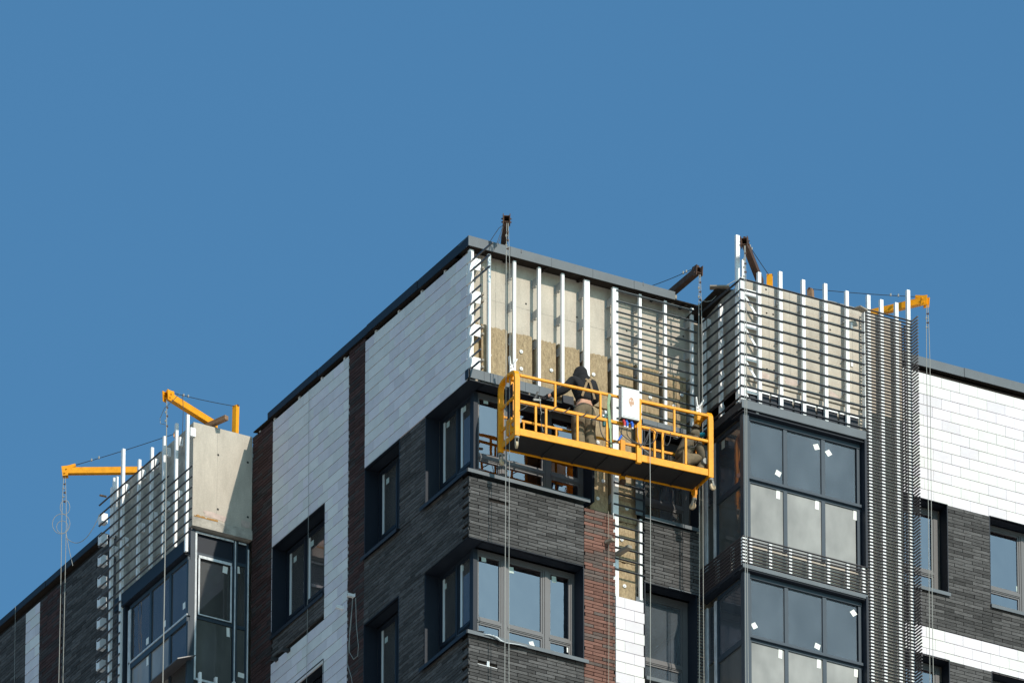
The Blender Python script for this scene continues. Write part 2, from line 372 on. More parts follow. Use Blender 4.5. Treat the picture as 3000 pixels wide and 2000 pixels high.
# right-hand facade beyond the slatted bay
hR = [(8.0, 9.13, S1, H1), (9.94, 11.2, S1, H1), (8.0, 9.13, S2, H2), (9.94, 11.2, S2, H2)]
bkF = backing(FR, 'right_cladding_backing', 7.7, 12.5, 118.3, 127.2, [(8.0, 9.13, S1, H1), (9.94, 11.2, S1, H1), (8.0, 9.13, S2, H2), (9.94, 11.2, S2, H2)])
courses('white_tile', FR, 8.16, 11.6, H1, 127.14, material=TILE, parent=bkF, limit=300, restname='white_tile_course', **tb)
courses('white_tile', FR, 8.16, 11.6, H2, 122.36, material=TILE, parent=bkF, limit=300, restname='white_tile_course', **tb)
courses('grey_brick', FR, 8.16, 11.4, 122.362, H1 - .004, material=GREY, parent=bkF, limit=300, restname='grey_brick_course', holes=hR, **gb)
courses('grey_brick', FR, 8.16, 11.4, 119.4, H2 - .004, material=GREY, parent=bkF, limit=300, restname='grey_brick_course', holes=hR, **gb)
# left (side) facade
hL = [(-1, 1.495, S1, H1), (2.40, 3.617, S1, H1), (-1, 1.535, S2, H2), (2.40, 3.61, S2, H2), (-1, 1.5, ZB, H3), (2.4, 3.61, ZB, H3)]
bkG = backing(FL, 'side_brick_backing', 0.13, 4.20, 118.3, H1, hL)
bkH = backing(FL, 'side_tile_backing', 0.13, 4.20, H1, 127.0)
hC = [(5.02, 6.87, S1, H1), (5.05, 6.87, S2, H2)]
bkI = backing(FL, 'side_tile_backing', 4.20, 7.63, 118.3, 127.0, hC)
def edgeT(r, u0, u1): return ((-0.045 if r % 2 else 0.105), u1)
tb['gapz'] = 0.0135
courses('white_tile', FL, -0.045, 3.625, H1 + .005, 127.17, material=TILE, parent=bkH, limit=300, restname='white_tile_course', edge=edgeT, **tb)
courses('white_tile', FL, 4.205, 6.893, 119.0, 127.17, material=TILE, parent=bkI, limit=300, restname='white_tile_course', holes=hC + [(5.015, 6.9, 122.66, S1)], **tb)
courses('brown_brick', FL, 3.629, 4.20, 118.9, 127.24, material=BROWN, parent=bkG, limit=150, restname='brown_brick_course', **gb)
courses('brown_brick', FL, 6.898, 7.62, 119.5, 127.2, material=BROWN, parent=bkI, limit=300, restname='brown_brick_course', **gb)
def edgeB(r, u0, u1): return ((0.0 if r % 3 == 0 else (0.24 if r % 3 == 1 else 0.03)), u1)
courses('side_grey_brick', FL, 0.0, 3.624, H2 + .004, S1 - .03, material=GREY, parent=bkG, limit=150, restname='grey_brick_course', holes=hL, edge=edgeB, **gb)
courses('side_grey_brick', FL, 1.50, 3.624, S1 - .03, H1, material=GREY, parent=bkG, limit=230, restname='grey_brick_course', holes=hL, **gb)
courses('side_grey_brick', FL, 0.0, 3.624, 118.9, S2 - .03, material=GREY, parent=bkG, limit=250, restname='grey_brick_course', holes=hL, edge=edgeB, **gb)
courses('side_grey_brick', FL, 1.535, 3.624, S2 - .03, H2, material=GREY, parent=bkG, limit=250, restname='grey_brick_course', holes=hL, **gb)
courses('side_grey_brick', FL, 5.02, 6.87, 122.665, S1 - .02, material=GREY, parent=bkI, limit=300, restname='grey_brick_course', **gb)
# far left part, standing 0.45 m forward
FF = Face('L', -0.45)
w = MB(); FF.box(w, 10.6, 20.5, ZB, 127.2, 0.05, 0.30); w.build('far_side_wall', BACK, bld)
far = bpy.data.objects['far_side_wall']
courses('side_grey_brick', FF, 15.09, 18.5, 122.5, 127.1, material=GREY, parent=far, limit=0, restname='grey_brick_course', **gb)
courses('far_white_tile', FF, 14.56, 15.085, 121.5, 127.1, material=TILE, parent=far, limit=60, restname='white_tile_course', **tb)
courses('brown_brick', FF, 13.73, 14.555, 121.5, 127.1, material=BROWN, parent=far, limit=0, restname='brown_brick_course', **gb)
courses('side_grey_brick', FF, 10.8, 13.725, 121.0, 127.1, material=GREY, parent=far, limit=0, restname='grey_brick_course', **gb)
w = MB(); w.box((-0.41, 10.7, ZB), (0.3, 10.78, 127.2)); w.build('far_return_wall', CONC, bld)

# ------------------------------------------------------------------ cornices
def cornice(face, u0, u1, name, z=CB, o=0.05, h0=0.185, h1=0.15, parts=4):
    L = (u1 - u0) / parts; o0 = o
    for i in range(parts):
        a, b = u0 + i * L, u0 + (i + 1) * L - 0.004; o = o0 + rnd.uniform(-.006, .006)
        ha, hb = h0 + (h1 - h0) * i / parts, h0 + (h1 - h0) * (i + 1) / parts
        p = lambda u, d, zz: face.P(u, zz, d)
        w = MB(); w.quadbox([p(a, -o, z), p(a, -o + .02, z + .004), p(a, -o + .02, z + ha), p(a, -o, z + ha), p(b, -o, z), p(b, -o + .02, z + .004), p(b, -o + .02, z + hb), p(b, -o, z + hb)])
        w.quadbox([p(a, -o + .021, z + ha - .02), p(a, .3, z + ha - .05), p(a, .3, z + ha - .03), p(a, -o + .021, z + ha), p(b, -o + .021, z + hb - .02), p(b, .3, z + hb - .05), p(b, .3, z + hb - .03), p(b, -o + .021, z + hb)])
        w.build(name, NAVY_SHADED if face.k == 'L' else SLATE, bld)  # side cornices take the darker copy, their shade put into the colour
cornice(FR, -0.05, 3.88, 'cornice_sheet', parts=5)
for u, v in ((1527, 738), (1884, 834)):
    a, z = FR.at(u, v, -.05); w = MB(); w.tube([FR.P(a, z - .02, -.058), FR.P(a, z + .05, -.05)], .007, 6); w.build('coping_pin', FRAME, bld)
cornice(FR, 7.9, 12.6, 'cornice_sheet', h0=.17, h1=.17, parts=3)
cornice(FL, -0.028, 7.0, 'cornice_sheet', h0=.185, h1=.12, parts=4)
cornice(FF, 12.2, 20.5, 'cornice_sheet', h0=.12, h1=.12, parts=4)
w = MB()
def tilt(f, a, b):
    q = []
    for u in (a, b): q += [f.P(u, CB + .006, -.028), f.P(u, CB + .085, .5), f.P(u, CB + .105, .5), f.P(u, CB + .026, -.028)]
    w.quadbox(q)
    w.build('soffit_board', SOFF, bld); w.__init__()
tilt(FR, 0.0, 4.36); tilt(FL, 0.505, 7.55); tilt(FR, 7.9, 12.5)
FF.box(w, 12.2, 20.4, CB + .006, CB + .03, -0.028, 0.9); w.build('soffit_board', SOFF, bld)
w = MB(); FL.box(w, .45, 7.6, 126.95, 127.26, .15, .18); w.build('cornice_gap_shade', BACK, bld)  # dark sheet standing in for the shade in the gap under the cornice
for x in (0.75, 1.45, 2.15, 2.85, 3.55, 4.1):
    w = MB(); w.quadbox([FR.P(x, CB - .02, .0), FR.P(x + .04, CB - .02, .0), FR.P(x + .04, CB + .012, .235), FR.P(x, CB + .012, .235), FR.P(x, CB + .006, .0), FR.P(x + .04, CB + .006, .0), FR.P(x + .04, CB + .04, .235), FR.P(x, CB + .04, .235)]); w.build('soffit_batten', SOFF, bld)
for y in (0.9, 1.7, 2.5, 3.3, 4.4, 5.2, 6.0, 6.88, 7.4):
    w = MB(); FL.box(w, y, y + 0.05, 127.0, CB + .004, 0.03, 0.09); w.build('cornice_bracket', GALV, bld)
w = MB(); w.bar((3.885, -0.05, CB + .06), (3.95, 0.2, CB + .06), .05, .07); w.build('soffit_batten', WOODG, bld)

# ------------------------------------------------------------------ unclad top of the front: posts, brackets, mineral wool, rails
def post(face, u, z0, z1, wd=0.06, d0=0.02, d1=0.075, name='support_post', material=GALV):
    w = MB(); face.box(w, u - wd / 2, u + wd / 2, z0, z1, d0, d1)
    return w.build(name, material, bld)
def bracket(face, u, z, d0=0.08, d1=0.24, h=0.15, t=0.008):
    w = MB(); face.box(w, u - t / 2, u + t / 2, z - h / 2, z + h / 2, d0, d1); face.box(w, u - .03, u + .035, z - h / 2 - .006, z - h / 2, d1 - .10, d1 - .04)
    face.box(w, u - .03, u + .03, z - h / 2, z + h / 2, d1 - .008, d1 - .001)
    w.build('bracket', GALVD, bld)
for u, wd, z0 in ((0.385, .05, 124.97), (0.863, .05, 124.97), (1.333, .05, 124.97), (1.779, .05, 124.97), (2.236, .10, 124.7), (2.776, .105, 121.45), (3.251, .05, 124.86), (3.733, .05, 124.86), (4.247, .05, 124.86)):
    post(FR, u, z0, CB - 0.02, wd)
    for z in (127.02, 126.42, 125.82, 125.2):
        if u > .5: bracket(FR, u - wd / 2 + .004, z + rnd.uniform(-.03, .03) - 0.02)
post(FR, 3.251, 121.5, 123.0, .05)
for z in (124.3, 123.3, 122.3): bracket(FR, 2.73, z)
# corner post with stub plates and cladding clips
post(FR, 0.055, 124.97, CB - .02, .075, 0.03, 0.10)
for i in range(4):
    z = 127.10 - i * 0.62
    w = MB(); FR.box(w, 0.095, 0.235, z - 0.22, z, 0.05, 0.06); w.build('corner_plate', GALV, bld)
    for dz in (0.03, 0.16):
        w = MB(); FR.box(w, 0.238, 0.275, z - .22 + dz, z - .18 + dz, 0.0, 0.12); w.build('clip', WOODG, bld)
# rails of the side face running out past the corner
tips = ((-.72, 127.0), (-.63, 126.815), (-.63, 126.6), (-.34, 126.39), (-.33, 126.19), (-.33, 125.99), (-.33, 125.79), (-.32, 125.6), (-.32, 125.4), (-.32, 125.19), (-.29, 124.98))
for y, z in tips:
    w = MB(); w.bar((0.035, 0.13, z), (0.035, y, z), 0.026, 0.024); w.build('rail', RAIL, bld)
# wool boards, with ragged tops and dark slots at the posts
def wool(u0, u1, z0, z1, d0=0.14, d1=0.236, face=FR):
    w = MB(); k = max(3, int((u1 - u0) / 0.035)); top = [z1 + rnd.uniform(-.018, .018) for _ in range(k + 1)]
    for i in range(k):
        a, b = u0 + (u1 - u0) * i / k, u0 + (u1 - u0) * (i + 1) / k
        w.quadbox([face.P(a, z0, d0), face.P(b, z0, d0), face.P(b, z0, d1), face.P(a, z0, d1), face.P(a, top[i], d0 + .012), face.P(b, top[i + 1], d0 + .012), face.P(b, top[i + 1] + .012, d1), face.P(a, top[i] + .012, d1)])
    o = w.build('insulation_board', WOOL, bld); return o
xs = (0.26, 0.80, 1.27, 1.72, 2.17, 2.70, 3.19, 3.68, 4.20, 4.33)
wool(.06, .25, 124.97, 125.97)
for a, b in zip(xs, xs[1:]): wool(a + .045, b - .008, 124.97, 125.95)
for z1, z0 in ((124.95, 124.0), (123.99, 122.94)):
    wool(2.36, 2.70, z0, z1); wool(2.735, 3.24, z0, z1)
for z1, z0 in ((122.93, 122.2), (122.19, 121.45)): wool(2.80, 3.22, z0, z1)
for a, z in ((1.05, 125.62), (1.05, 125.30), (1.62, 125.42), (0.45, 125.4), (2.42, 125.55), (3.0, 125.3), (3.5, 125.4), (3.95, 125.35), (4.1, 125.6), (2.5, 124.3), (2.5, 123.25), (2.6, 123.6), (2.95, 123.95), (3.05, 123.2), (2.95, 122.6), (3.0, 121.75), (2.42, 125.1), (3.3, 125.1)):
    w = MB(); w.tube([FR.P(a, z, .145), FR.P(a, z, .128)], .033, 10); w.tube([FR.P(a, z, .127), FR.P(a, z, .12)], .014, 6); w.build('insulation_anchor', WHITEP, bld)
for i in range(14):
    z = 127.177 - 0.2005 * i
    if z < 124.7: break
    w = MB(); profile(w, FR, 2.79, 4.325, z, .018, -.012, .018); w.build('rail', RAILB, bld)
for i in range(9):
    z = 123.56 - 0.2005 * i
    w = MB(); profile(w, FR, 2.735, 3.30, z, .016, -.012, .018); w.build('rail', RAIL, bld)
    if z < 121.7: break

# ------------------------------------------------------------------ windows
def window(face, u0, u1, z0, z1, d, mulls=(), transom=None, glass=GLASS, frame=FRAME, fw=0.06, sash=True, inner=False, name='window', head=0.0, lower=None):
    """Frame with mullions at the given u's, an optional transom (z, height), and one pane per light."""
    w = MB(); e = 0.065
    us = [u0, *[m for m in mulls], u1]
    face.box(w, u0, u1, z1 - fw, z1, d, d + e); face.box(w, u0, u1, z0, z0 + fw, d, d + e)
    face.box(w, u0, u0 + fw, z0 + fw, z1 - fw, d, d + e); face.box(w, u1 - fw, u1, z0 + fw, z1 - fw, d, d + e)
    for mu in mulls:
        face.box(w, mu - fw * .8, mu + fw * .8, z0 + fw, z1 - fw, d, d + e)
        face.box(w, mu - fw * .35, mu + fw * .35, z0 + fw, z1 - fw, d - .012, d - .001)
    cells = []
    for i in range(len(us) - 1):
        a = us[i] + (fw if i == 0 else fw * .8) + .001; b = us[i + 1] - (fw if i == len(us) - 2 else fw * .8) - .001
        if transom:
            tz, th = transom; face.box(w, a, b, tz, tz + th, d, d + e - .002)
            face.box(w, a, b, tz + th * .25, tz + th * .6, d - .010, d - .001)
            cells += [(a, b, z0 + fw, tz, True), (a, b, tz + th, z1 - fw, False)]
        else: cells.append((a, b, z0 + fw, z1 - fw, False))
    o = w.build(name, frame, bld)
    for a, b, c, t, low in cells:
        if sash:
            s = MB(); k = 0.03
            face.box(s, a, b, t - k, t, d + .012, d + .05); face.box(s, a, b, c, c + k, d + .012, d + .05); face.box(s, a, a + k, c + k, t - k, d + .012, d + .05); face.box(s, b - k, b, c + k, t - k, d + .012, d + .05)
            s.build('sash', frame, o)
        p = MB(); face.box(p, a + .002, b - .002, c + .002, t - .002, d + .030, d + .036)
        p.build('pane', (lower if (low and lower) else glass), o)
        if inner:
            p = MB(); face.box(p, b - .085, b - .031, c + .031, t - .031, d + .018, d + .029); p.build('inner_sash', PVC, o)
    return o
def reveal(face, u0, u1, z0, z1, d, left=True, right=True, lip=0.012, m=NAVY_SHADED, th=0.012):
    w = MB(); face.box(w, u0, u1, z1, z1 + th, -0.012, d + .02); w.build('window_head', m, bld)
    if left: w = MB(); face.box(w, u0 - th * .2, u0 + th, z0, z1 - .002, -0.004, d - .002); w.build('window_reveal', m, bld)
    if right: w = MB(); face.box(w, u1 - th, u1 + th * .2, z0, z1 - .002, -0.004, d - .002); w.build('window_reveal', m, bld)
def sill(face, u0, u1, z, d, out=0.07, h=0.065, m=SLATE):
    p = face.P; w = MB()
    w.quadbox([p(u0, z - h * .2, -out), p(u0, z + h * .55, d), p(u0, z + h * .55 + .01, d), p(u0, z, -out), p(u1, z - h * .2, -out), p(u1, z + h * .55, d), p(u1, z + h * .55 + .01, d), p(u1, z, -out)])
    w.quadbox([p(u0, z - h, -out - .004), p(u0, z - h, -out + .006), p(u0, z, -out + .006), p(u0, z, -out - .004), p(u1, z - h, -out - .004), p(u1, z - h, -out + .006), p(u1, z, -out + .006), p(u1, z, -out - .004)])
    w.build('window_sill', m, bld)
def sticker(win, face, d, u, v, sw, sh, rot=0.0, m=PAPER):
    a, z = face.at(u, v, d); c, s = math.cos(R_(rot)), math.sin(R_(rot)); w = MB(); q = []
    for dd in (d - .001, d - .003):
        for x, y in ((-sw, -sh), (sw, -sh), (sw, sh), (-sw, sh)):
            q.append(face.P(a + (x * c - y * s) / 2, z + (x * s + y * c) / 2, dd))
    w.quadbox(q); w.build('sticker', m, win)

DR, DL = 0.30, 0.26
# front corner windows
wA = window(FR, 0.25, 2.33, S1 + .02, H1, DR, (0.80, 1.63), (123.52, .085), fw=0.075)
wB = window(FR, 0.25, 2.15, S2 + .02, H2, DR, (0.83, 1.61), (120.495, .08), fw=0.075)
for z0, z1, ur in ((S1, H1, 2.33), (S2, H2, 2.158), (ZB, H3, 2.158)):
    reveal(FR, 0.0, ur, z0, z1, DR, left=False)
    w = MB(); w.box((DL - .02, DR - .01, z0), (DL + .06, DR + .08, z1)); w.build('corner_post', NAVY_SHADED, bld)
    w = MB(); w.box((-.012, 0.0, z1 - .001), (DL, DR + 1.2, z1 + .011)); w.build('window_head', NAVY_SHADED, bld)
sill(FR, -0.06, 2.24, S1 - .005, DR); sill(FR, -0.06, 2.21, S2 - .005, DR)
wC = window(FR, 3.33, 4.33, S1 + .02, H1 - .02, DR, (), (123.50, .085), fw=0.10, glass=GLASSD); wD = window(FR, 3.33, 4.29, S2 + .02, H2, DR, (), (120.53, .085), fw=0.10, glass=GLASSL)
reveal(FR, 3.305, 4.36, S1, H1, DR); reveal(FR, 3.305, 4.30, S2, H2, DR)
sill(FR, 3.29, 4.33, S1 - .01, DR, out=.05); sill(FR, 3.31, 4.33, S2 - .01, DR, out=.05)
for z0, z1 in ((S1, 124.86), (121.2, 121.55)):
    w = MB(); FR.box(w, 3.16, 3.30, z0, z1, 0.03, 0.05); w.build('flashing', SLATE, bld)
w = MB(); FR.box(w, 2.335, 2.35, S1, 124.8, -.02, .13); w.build('flashing', NAVY_SHADED, bld)
w = MB(); FR.box(w, 3.75, 4.36, H2 + .003, H2 + .02, -.03, 0.0); w.build('flashing', SLATE, bld)
# right-hand facade windows
wE = window(FR, 8.1, 9.09, S1 + .03, H1 - .01, .25, (), (123.49, .08), fw=0.09); wF = window(FR, 9.96, 11.15, S1 + .03, H1 - .01, .25, (10.72,), (123.50, .08), fw=0.07)
wG = window(FR, 8.1, 9.09, S2 + .03, H2 - .01, .25, (), (120.5, .08), fw=0.09); wH = window(FR, 9.96, 11.15, S2 + .03, H2 - .01, .25, (10.72,), (120.5, .08), fw=0.07)
for a, b in ((8.05, 9.13), (9.94, 11.2)):
    for z0, z1 in ((S1, H1), (S2, H2)): reveal(FR, a, b, z0, z1, .25)
    sill(FR, a, b + .02, S1 + .01, .25, out=.04); sill(FR, a, b + .02, S2 + .01, .25, out=.04)
# side facade windows
sdw = []
for z0, z1 in ((S1, H1), (S2, H2)):  # frames and sills on this side carry the shade in their colour
    k = z1 - H1
    o = window(FL, DR + .08, 1.49, z0 + .02, z1, DL, (0.876,), (123.44 + k * 1.012, .07), frame=NAVY_SHADED, fw=0.06, glass=GLASSD, inner=True); sdw.append(o)
    reveal(FL, 0.0, 1.505, z0, z1, DL, left=False); sill(FL, -0.06, 1.57, z0 - .005, DL, m=NAVY_SHADED)
    o = window(FL, 2.41, 3.60, z0 + .02, z1, DL, (2.95,), (123.44 + k * 1.012, .07), frame=NAVY_SHADED, fw=0.06, glass=GLASSD, inner=True); sdw.append(o)
    reveal(FL, 2.40, 3.612, z0, z1, DL); sill(FL, 2.38, 3.63, z0 - .005, DL, m=NAVY_SHADED)
    o = window(FL, 5.06, 6.86, z0 + .02, z1, DL, (6.178,), (123.40 + k * 1.012, .07), frame=NAVY_SHADED, fw=0.06, glass=GLASSD, inner=True); sdw.append(o)
    reveal(FL, 5.02, 6.87, z0, z1, DL); sill(FL, 5.02, 6.885, z0 - .005, DL, m=NAVY_SHADED, out=.03)
# flashing bands over the top windows
def band(face, u0, u1, z0, z1, d, n_, m=SLATE):
    L = (u1 - u0) / n_
    for i in range(n_):
        w = MB(); face.box(w, u0 + i * L, u0 + (i + 1) * L - .004, z0, z1, d, d + .014); face.box(w, u0 + i * L, u0 + (i + 1) * L - .004, z1 - .012, z1 - .001, d + .015, .13); w.build('flashing', m, bld)
band(FR, 0.0, 1.56, 124.79, 124.965, -.035, 6); band(FR, 3.27, 4.10, 124.785, 124.875, -.02, 3)
w = MB(); FL.box(w, -.02, .10, 124.79, 124.96, -.03, -.016); w.build('flashing', NAVY_SHADED, bld)  # side return of the band, in the shade-darkened copy
# stickers
for win, u, v, rt, m in ((wB, 1417, 1636, 4, PALEP), (wB, 1498, 1669, 4, PALEP), (wB, 1623, 1696, 4, PALEP), (wB, 1558, 1887, 20, PAPER), (wB, 1667, 1902, 2, PAPER), (wA, 1423, 1174, 3, PALEP)):
    sticker(win, FR, DR + .030, u, v, .085, .11, rt, m)
sticker(wF, FR, .28, 2983, 1725, .08, .10, 5, PALEP)
for win, u, v in ((sdw[0], 1361, 1198), (sdw[0], 1313, 1243), (sdw[1], 1136, 1408), (sdw[3], 1354, 1666), (sdw[3], 1304, 1718), (sdw[4], 1132, 1873), (sdw[2], 865, 1637), (sdw[2], 915, 1591)):
    sticker(win, FL, DL + .030, u, v, .10, .10, 0, PALEP)
# missing piece in the lower spandrel: stub rail in the slot
w = MB(); FR.box(w, .17, .535, 119.548, 119.556, .0, .03); w.build('rail', GALV, bld)
w = MB(); FR.box(w, .345, .385, 119.54, 119.64, -.004, .03); w.build('bracket', GALV, bld)

# ------------------------------------------------------------------ right bay (glazed loggias, slats)
TR, TS = Face('R', -1.48), Face('L', 4.33)
BX0, BX1 = 4.33, 7.60
w = MB(); TR.box(w, 4.50, 7.50, 125.33, 127.2, 0.17, 0.36); bayc = w.build('bay_wall', CONC, bld)
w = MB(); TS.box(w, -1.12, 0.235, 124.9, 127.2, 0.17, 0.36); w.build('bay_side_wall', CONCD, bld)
w = MB(); TR.box(w, 6.76, 7.50, ZB, 125.329, 0.19, 0.36); w.box((7.35, -1.12, ZB), (7.5, .235, 127.2)); w.build('bay_pier', CONC, bld)
for z in (124.92, 121.90, 118.93): w = MB(); w.box((4.50, -1.28, z), (6.755, .235, z + .40)); w.build('bay_slab', CONC, bld)
for u, v in ((2246, 917), (2265, 921), (2432, 966), (2247, 1081), (2268, 1085), (2428, 1130), (2244, 848)): pit(TR, u, v, 0.17)
def tpost(u, z0, z1, wd=.06): return post(TR, u, z0, z1, wd, 0.032, 0.090)
for u, t in ((4.70, 127.30), (5.107, 127.42), (5.545, 127.38), (5.97, 127.42), (6.383, 127.39)): tpost(u, 124.86, t + .03)
for u, t in ((6.80, 127.45), (7.05, 127.43), (7.34, 127.45), (7.57, 127.75)): tpost(u, 118.4, t)
tpost(4.375, 124.80, 127.14, .085); post(TS, -1.40, 126.9, 127.5, .05, .05, .10)
post(TS, -1.22, 124.75, 128.05, .05, 0.04, 0.11); post(TS, -0.66, 124.8, 127.0, .06, 0.04, 0.10); post(TS, -.10, 124.8, 127.0, .05, .04, .10)
for u in (5.077, 5.515, 5.94, 6.353):
    for z in (126.9, 126.2, 125.55): bracket(TR, u, z, .105, .17, .12)
for i in range(4):
    z = 126.92 - .61 * i
    w = MB(); TR.box(w, 4.42, 4.68, z - .06, z + .06, .09, .10); w.quadbox([TR.P(4.42, z - .1, .06), TR.P(4.46, z - .1, .06), TR.P(4.46, z - .1, .075), TR.P(4.42, z - .1, .075), TR.P(4.64, z - .42, .06), TR.P(4.69, z - .42, .06), TR.P(4.69, z - .42, .075), TR.P(4.64, z - .42, .075)])
    w.bar((4.56, -1.14, z), (4.70, -1.40, z + .05), .012, .09); w.build('corner_brace', GALV, bld)
    for y in (-1.16, -.6, -.16):
        w = MB(); TS.box(w, y - .004, y + .004, z - .09, z + .07, .10, .17); w.build('bracket', GALV, bld)
for u, z in ((6.53, 126.85), (6.53, 126.15)): 
    w = MB(); TR.box(w, u - .02, u + .02, z - .06, z + .06, .15, .168); w.build('anchor_plate', GALV, bld)
for i in range(12):
    z = 127.105 - .2005 * i
    w = MB(); profile(w, TR, BX0 - .012, 6.70, z, .018, -.004, .028); w.build('rail', RAIL, bld)
    w = MB(); profile(w, TS, -1.453, -.13, z, .016, -.012, .018); w.build('rail', RAIL, bld)
nslat = 0
z = 127.165
while z > 119.65:
    w = MB(); profile(w, TR, 6.715, 7.605, z, .0155, .006, .030); w.build('slat', SLAT, bld)
    w = MB(); w.box((7.61, -1.655, z - .0085), (7.634, -.2, z + .0085)); w.build('slat', SLAT, bld)
    z -= .0605; nslat += 1
w = MB(); TR.box(w, 6.70, 6.712, 124.9, 127.1, .02, .12); w.build('slat_edge_strip', GALV, bld)

def glazing(zh, zt, zl, z_band_t):
    d = .15; n_ = ((4.505, 5.23), (5.23, 5.955), (5.955, 6.615))
    o = MB()
    TR.box(o, 4.505, 6.66, zh, zh + .07, d - .02, d + .06)
    TR.box(o, 4.505, 6.68, zt - .05, zt, d - .05, d + .06); TR.box(o, 4.505, 6.68, zt - .10, zt - .051, d + .0, d + .06)
    for x in (5.23, 5.955): TR.box(o, x - .035, x + .035, zl - .15, zt - .101, d, d + .05); TR.box(o, x - .035, x + .035, zt + .001, zh, d - .005, d + .05)
    for x in (4.535, 6.63): TR.box(o, x - .03, x + .03, zl - .15, zt - .101, d, d + .05); TR.box(o, x - .03, x + .03, zt + .001, zh, d - .005, d + .05)
    win = o.build('loggia_window', FRAMEB, bld)
    for a, b in n_:
        p = MB(); TR.box(p, a + .036, b - .036, zt + .002, zh - .001, d + .02, d + .026); p.build('pane', GLASSL, win)
        p = MB(); TR.box(p, a + .036, b - .036, zl - .15, zt - .102, d + .02, d + .026); p.build('coated_pane', FROST, win)
    w = MB(); w.box((4.395, -1.40, zl - .15), (4.504, -1.29, zh + .09)); w.build('corner_post', FRAMEB, bld)
    w = MB(); TR.box(w, 6.672, 6.712, zl - .15, zh + .13, .0, .16); w.build('window_reveal', NAVY_SHADED, bld)
    w = MB(); TR.box(w, 4.36, 6.70, zh + .075, zh + .09, .03, .4); w.build('window_head', NAVY_SHADED, bld)
    # side light
    o = MB(); D = .15
    TS.box(o, -1.29, -.36, zh, zh + .07, D, D + .05); TS.box(o, -1.29, -.36, zt - .10, zt, D - .01, D + .05); TS.box(o, -.39, -.34, zl - .15, zh - .001, D, D + .05)
    sw = o.build('loggia_window', FRAMEB, bld)
    p = MB(); TS.box(p, -1.288, -.392, zt + .001, zh - .001, D + .02, D + .026); p.build('pane', GLASSL, sw)
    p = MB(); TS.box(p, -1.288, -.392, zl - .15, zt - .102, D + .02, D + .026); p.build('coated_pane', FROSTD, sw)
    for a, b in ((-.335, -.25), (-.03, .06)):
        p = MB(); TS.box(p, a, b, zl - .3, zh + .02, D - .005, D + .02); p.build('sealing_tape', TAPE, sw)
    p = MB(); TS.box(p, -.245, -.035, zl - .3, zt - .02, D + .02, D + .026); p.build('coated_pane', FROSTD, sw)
    p = MB(); TS.box(p, -.245, -.035, zt + .02, zh - .001, D + .02, D + .026); p.build('pane', GLASSL, sw)
    return win, sw
w1, w1s = glazing(124.56, 123.50, 122.44, 122.31)
w2, w2s = glazing(121.62, 120.56, 119.5, 119.38)
band_parts = []
for zt, zb in ((124.845, 124.70), (121.79, 121.728), (118.84, 118.78)):
    w = MB(); TR.box(w, BX0 + .005, 6.71, zb, zt, .012, .03); TR.box(w, BX0 + .01, 6.71, zb - .012, zb - .001, .012, .16); w.build('header_sheet', SLATE, bld)
    w = MB(); TS.box(w, -1.44, 0.0, zb, zt, .012, .03); TS.box(w, -1.44, 0.0, zb - .012, zb - .001, .031, .16); w.build('header_sheet', NAVY_SHADED, bld)  # shaded return of the header, darkened by colour
w = MB()                                                # blue infill heads seen between the posts
for a, b in ((4.55, 4.92), (4.95, 5.36), (5.40, 5.80), (5.84, 6.22), (6.26, 6.62)):
    w = MB(); TR.box(w, a, b, 124.86, 125.10, .12, .15); w.build('infill_panel', NAVY_SHADED, bld)
    w = MB(); TR.box(w, a, b, 125.101, 125.125, .10, .16); w.build('infill_edge', GALV, bld)
for zt in (122.32,):
    for i in range(9):
        z = zt - .018 - i * .0605
        w = MB(); profile(w, TR, BX0, 6.712, z, .0155, .006, .030); w.build('slat', SLAT, bld)
        w = MB(); profile(w, TS, -1.455, .0, z, .019, .002, .030); w.build('slat', SLAT, bld)
    for u in (4.50, 4.873, 5.253, 5.622, 5.979, 6.349, 6.65): tpost(u, zt - .55, zt - .02, .055)
    tpost(4.38, zt - .55, zt - .02, .075)
    for y in (-1.0, -.5): post(TS, y, zt - .55, zt - .02, .05, .045, .1)
w = MB(); w.box((4.471, -1.24, 121.80), (4.485, .2, 122.31)); w.build('band_shade_panel', BACK, bld)  # dark panel standing in for the shade behind the side slats
for i in range(24):
    z = 121.72 - i * .0605
    w = MB(); FR.box(w, 4.305, 4.43, z - .009, z + .009, -.02, .004); w.build('slat', SLAT, bld)
# stickers of the bay
def I_(x, y): return 2000 + x * .3444, 1140 + y * .3444
def J_(x, y): return 2200 + x * .3444, 1460 + y * .3444
for x, y, rt in ((812, 715, -20), (1137, 490, 22), (1240, 542, 38)): sticker(w1, TR, .17, *I_(x, y), .10, .10, rt)
for x, y in ((812, 890), (1143, 980), (1467, 1070)): sticker(w1, TR, .17, *I_(x, y), .07, .18, -2)
for x, y, rt in ((28, 1080, 35), (872, 972, 40), (565, 1255, -15)): sticker(w2, TR, .17, *J_(x, y), .10, .10, rt)
for x, y in ((250, 1315), (577, 1398), (893, 1473)): sticker(w2, TR, .17, *J_(x, y), .07, .18, -2)
sticker(w1s, TS, .17, *I_(345, 470), .10, .15, 0, PALEP)

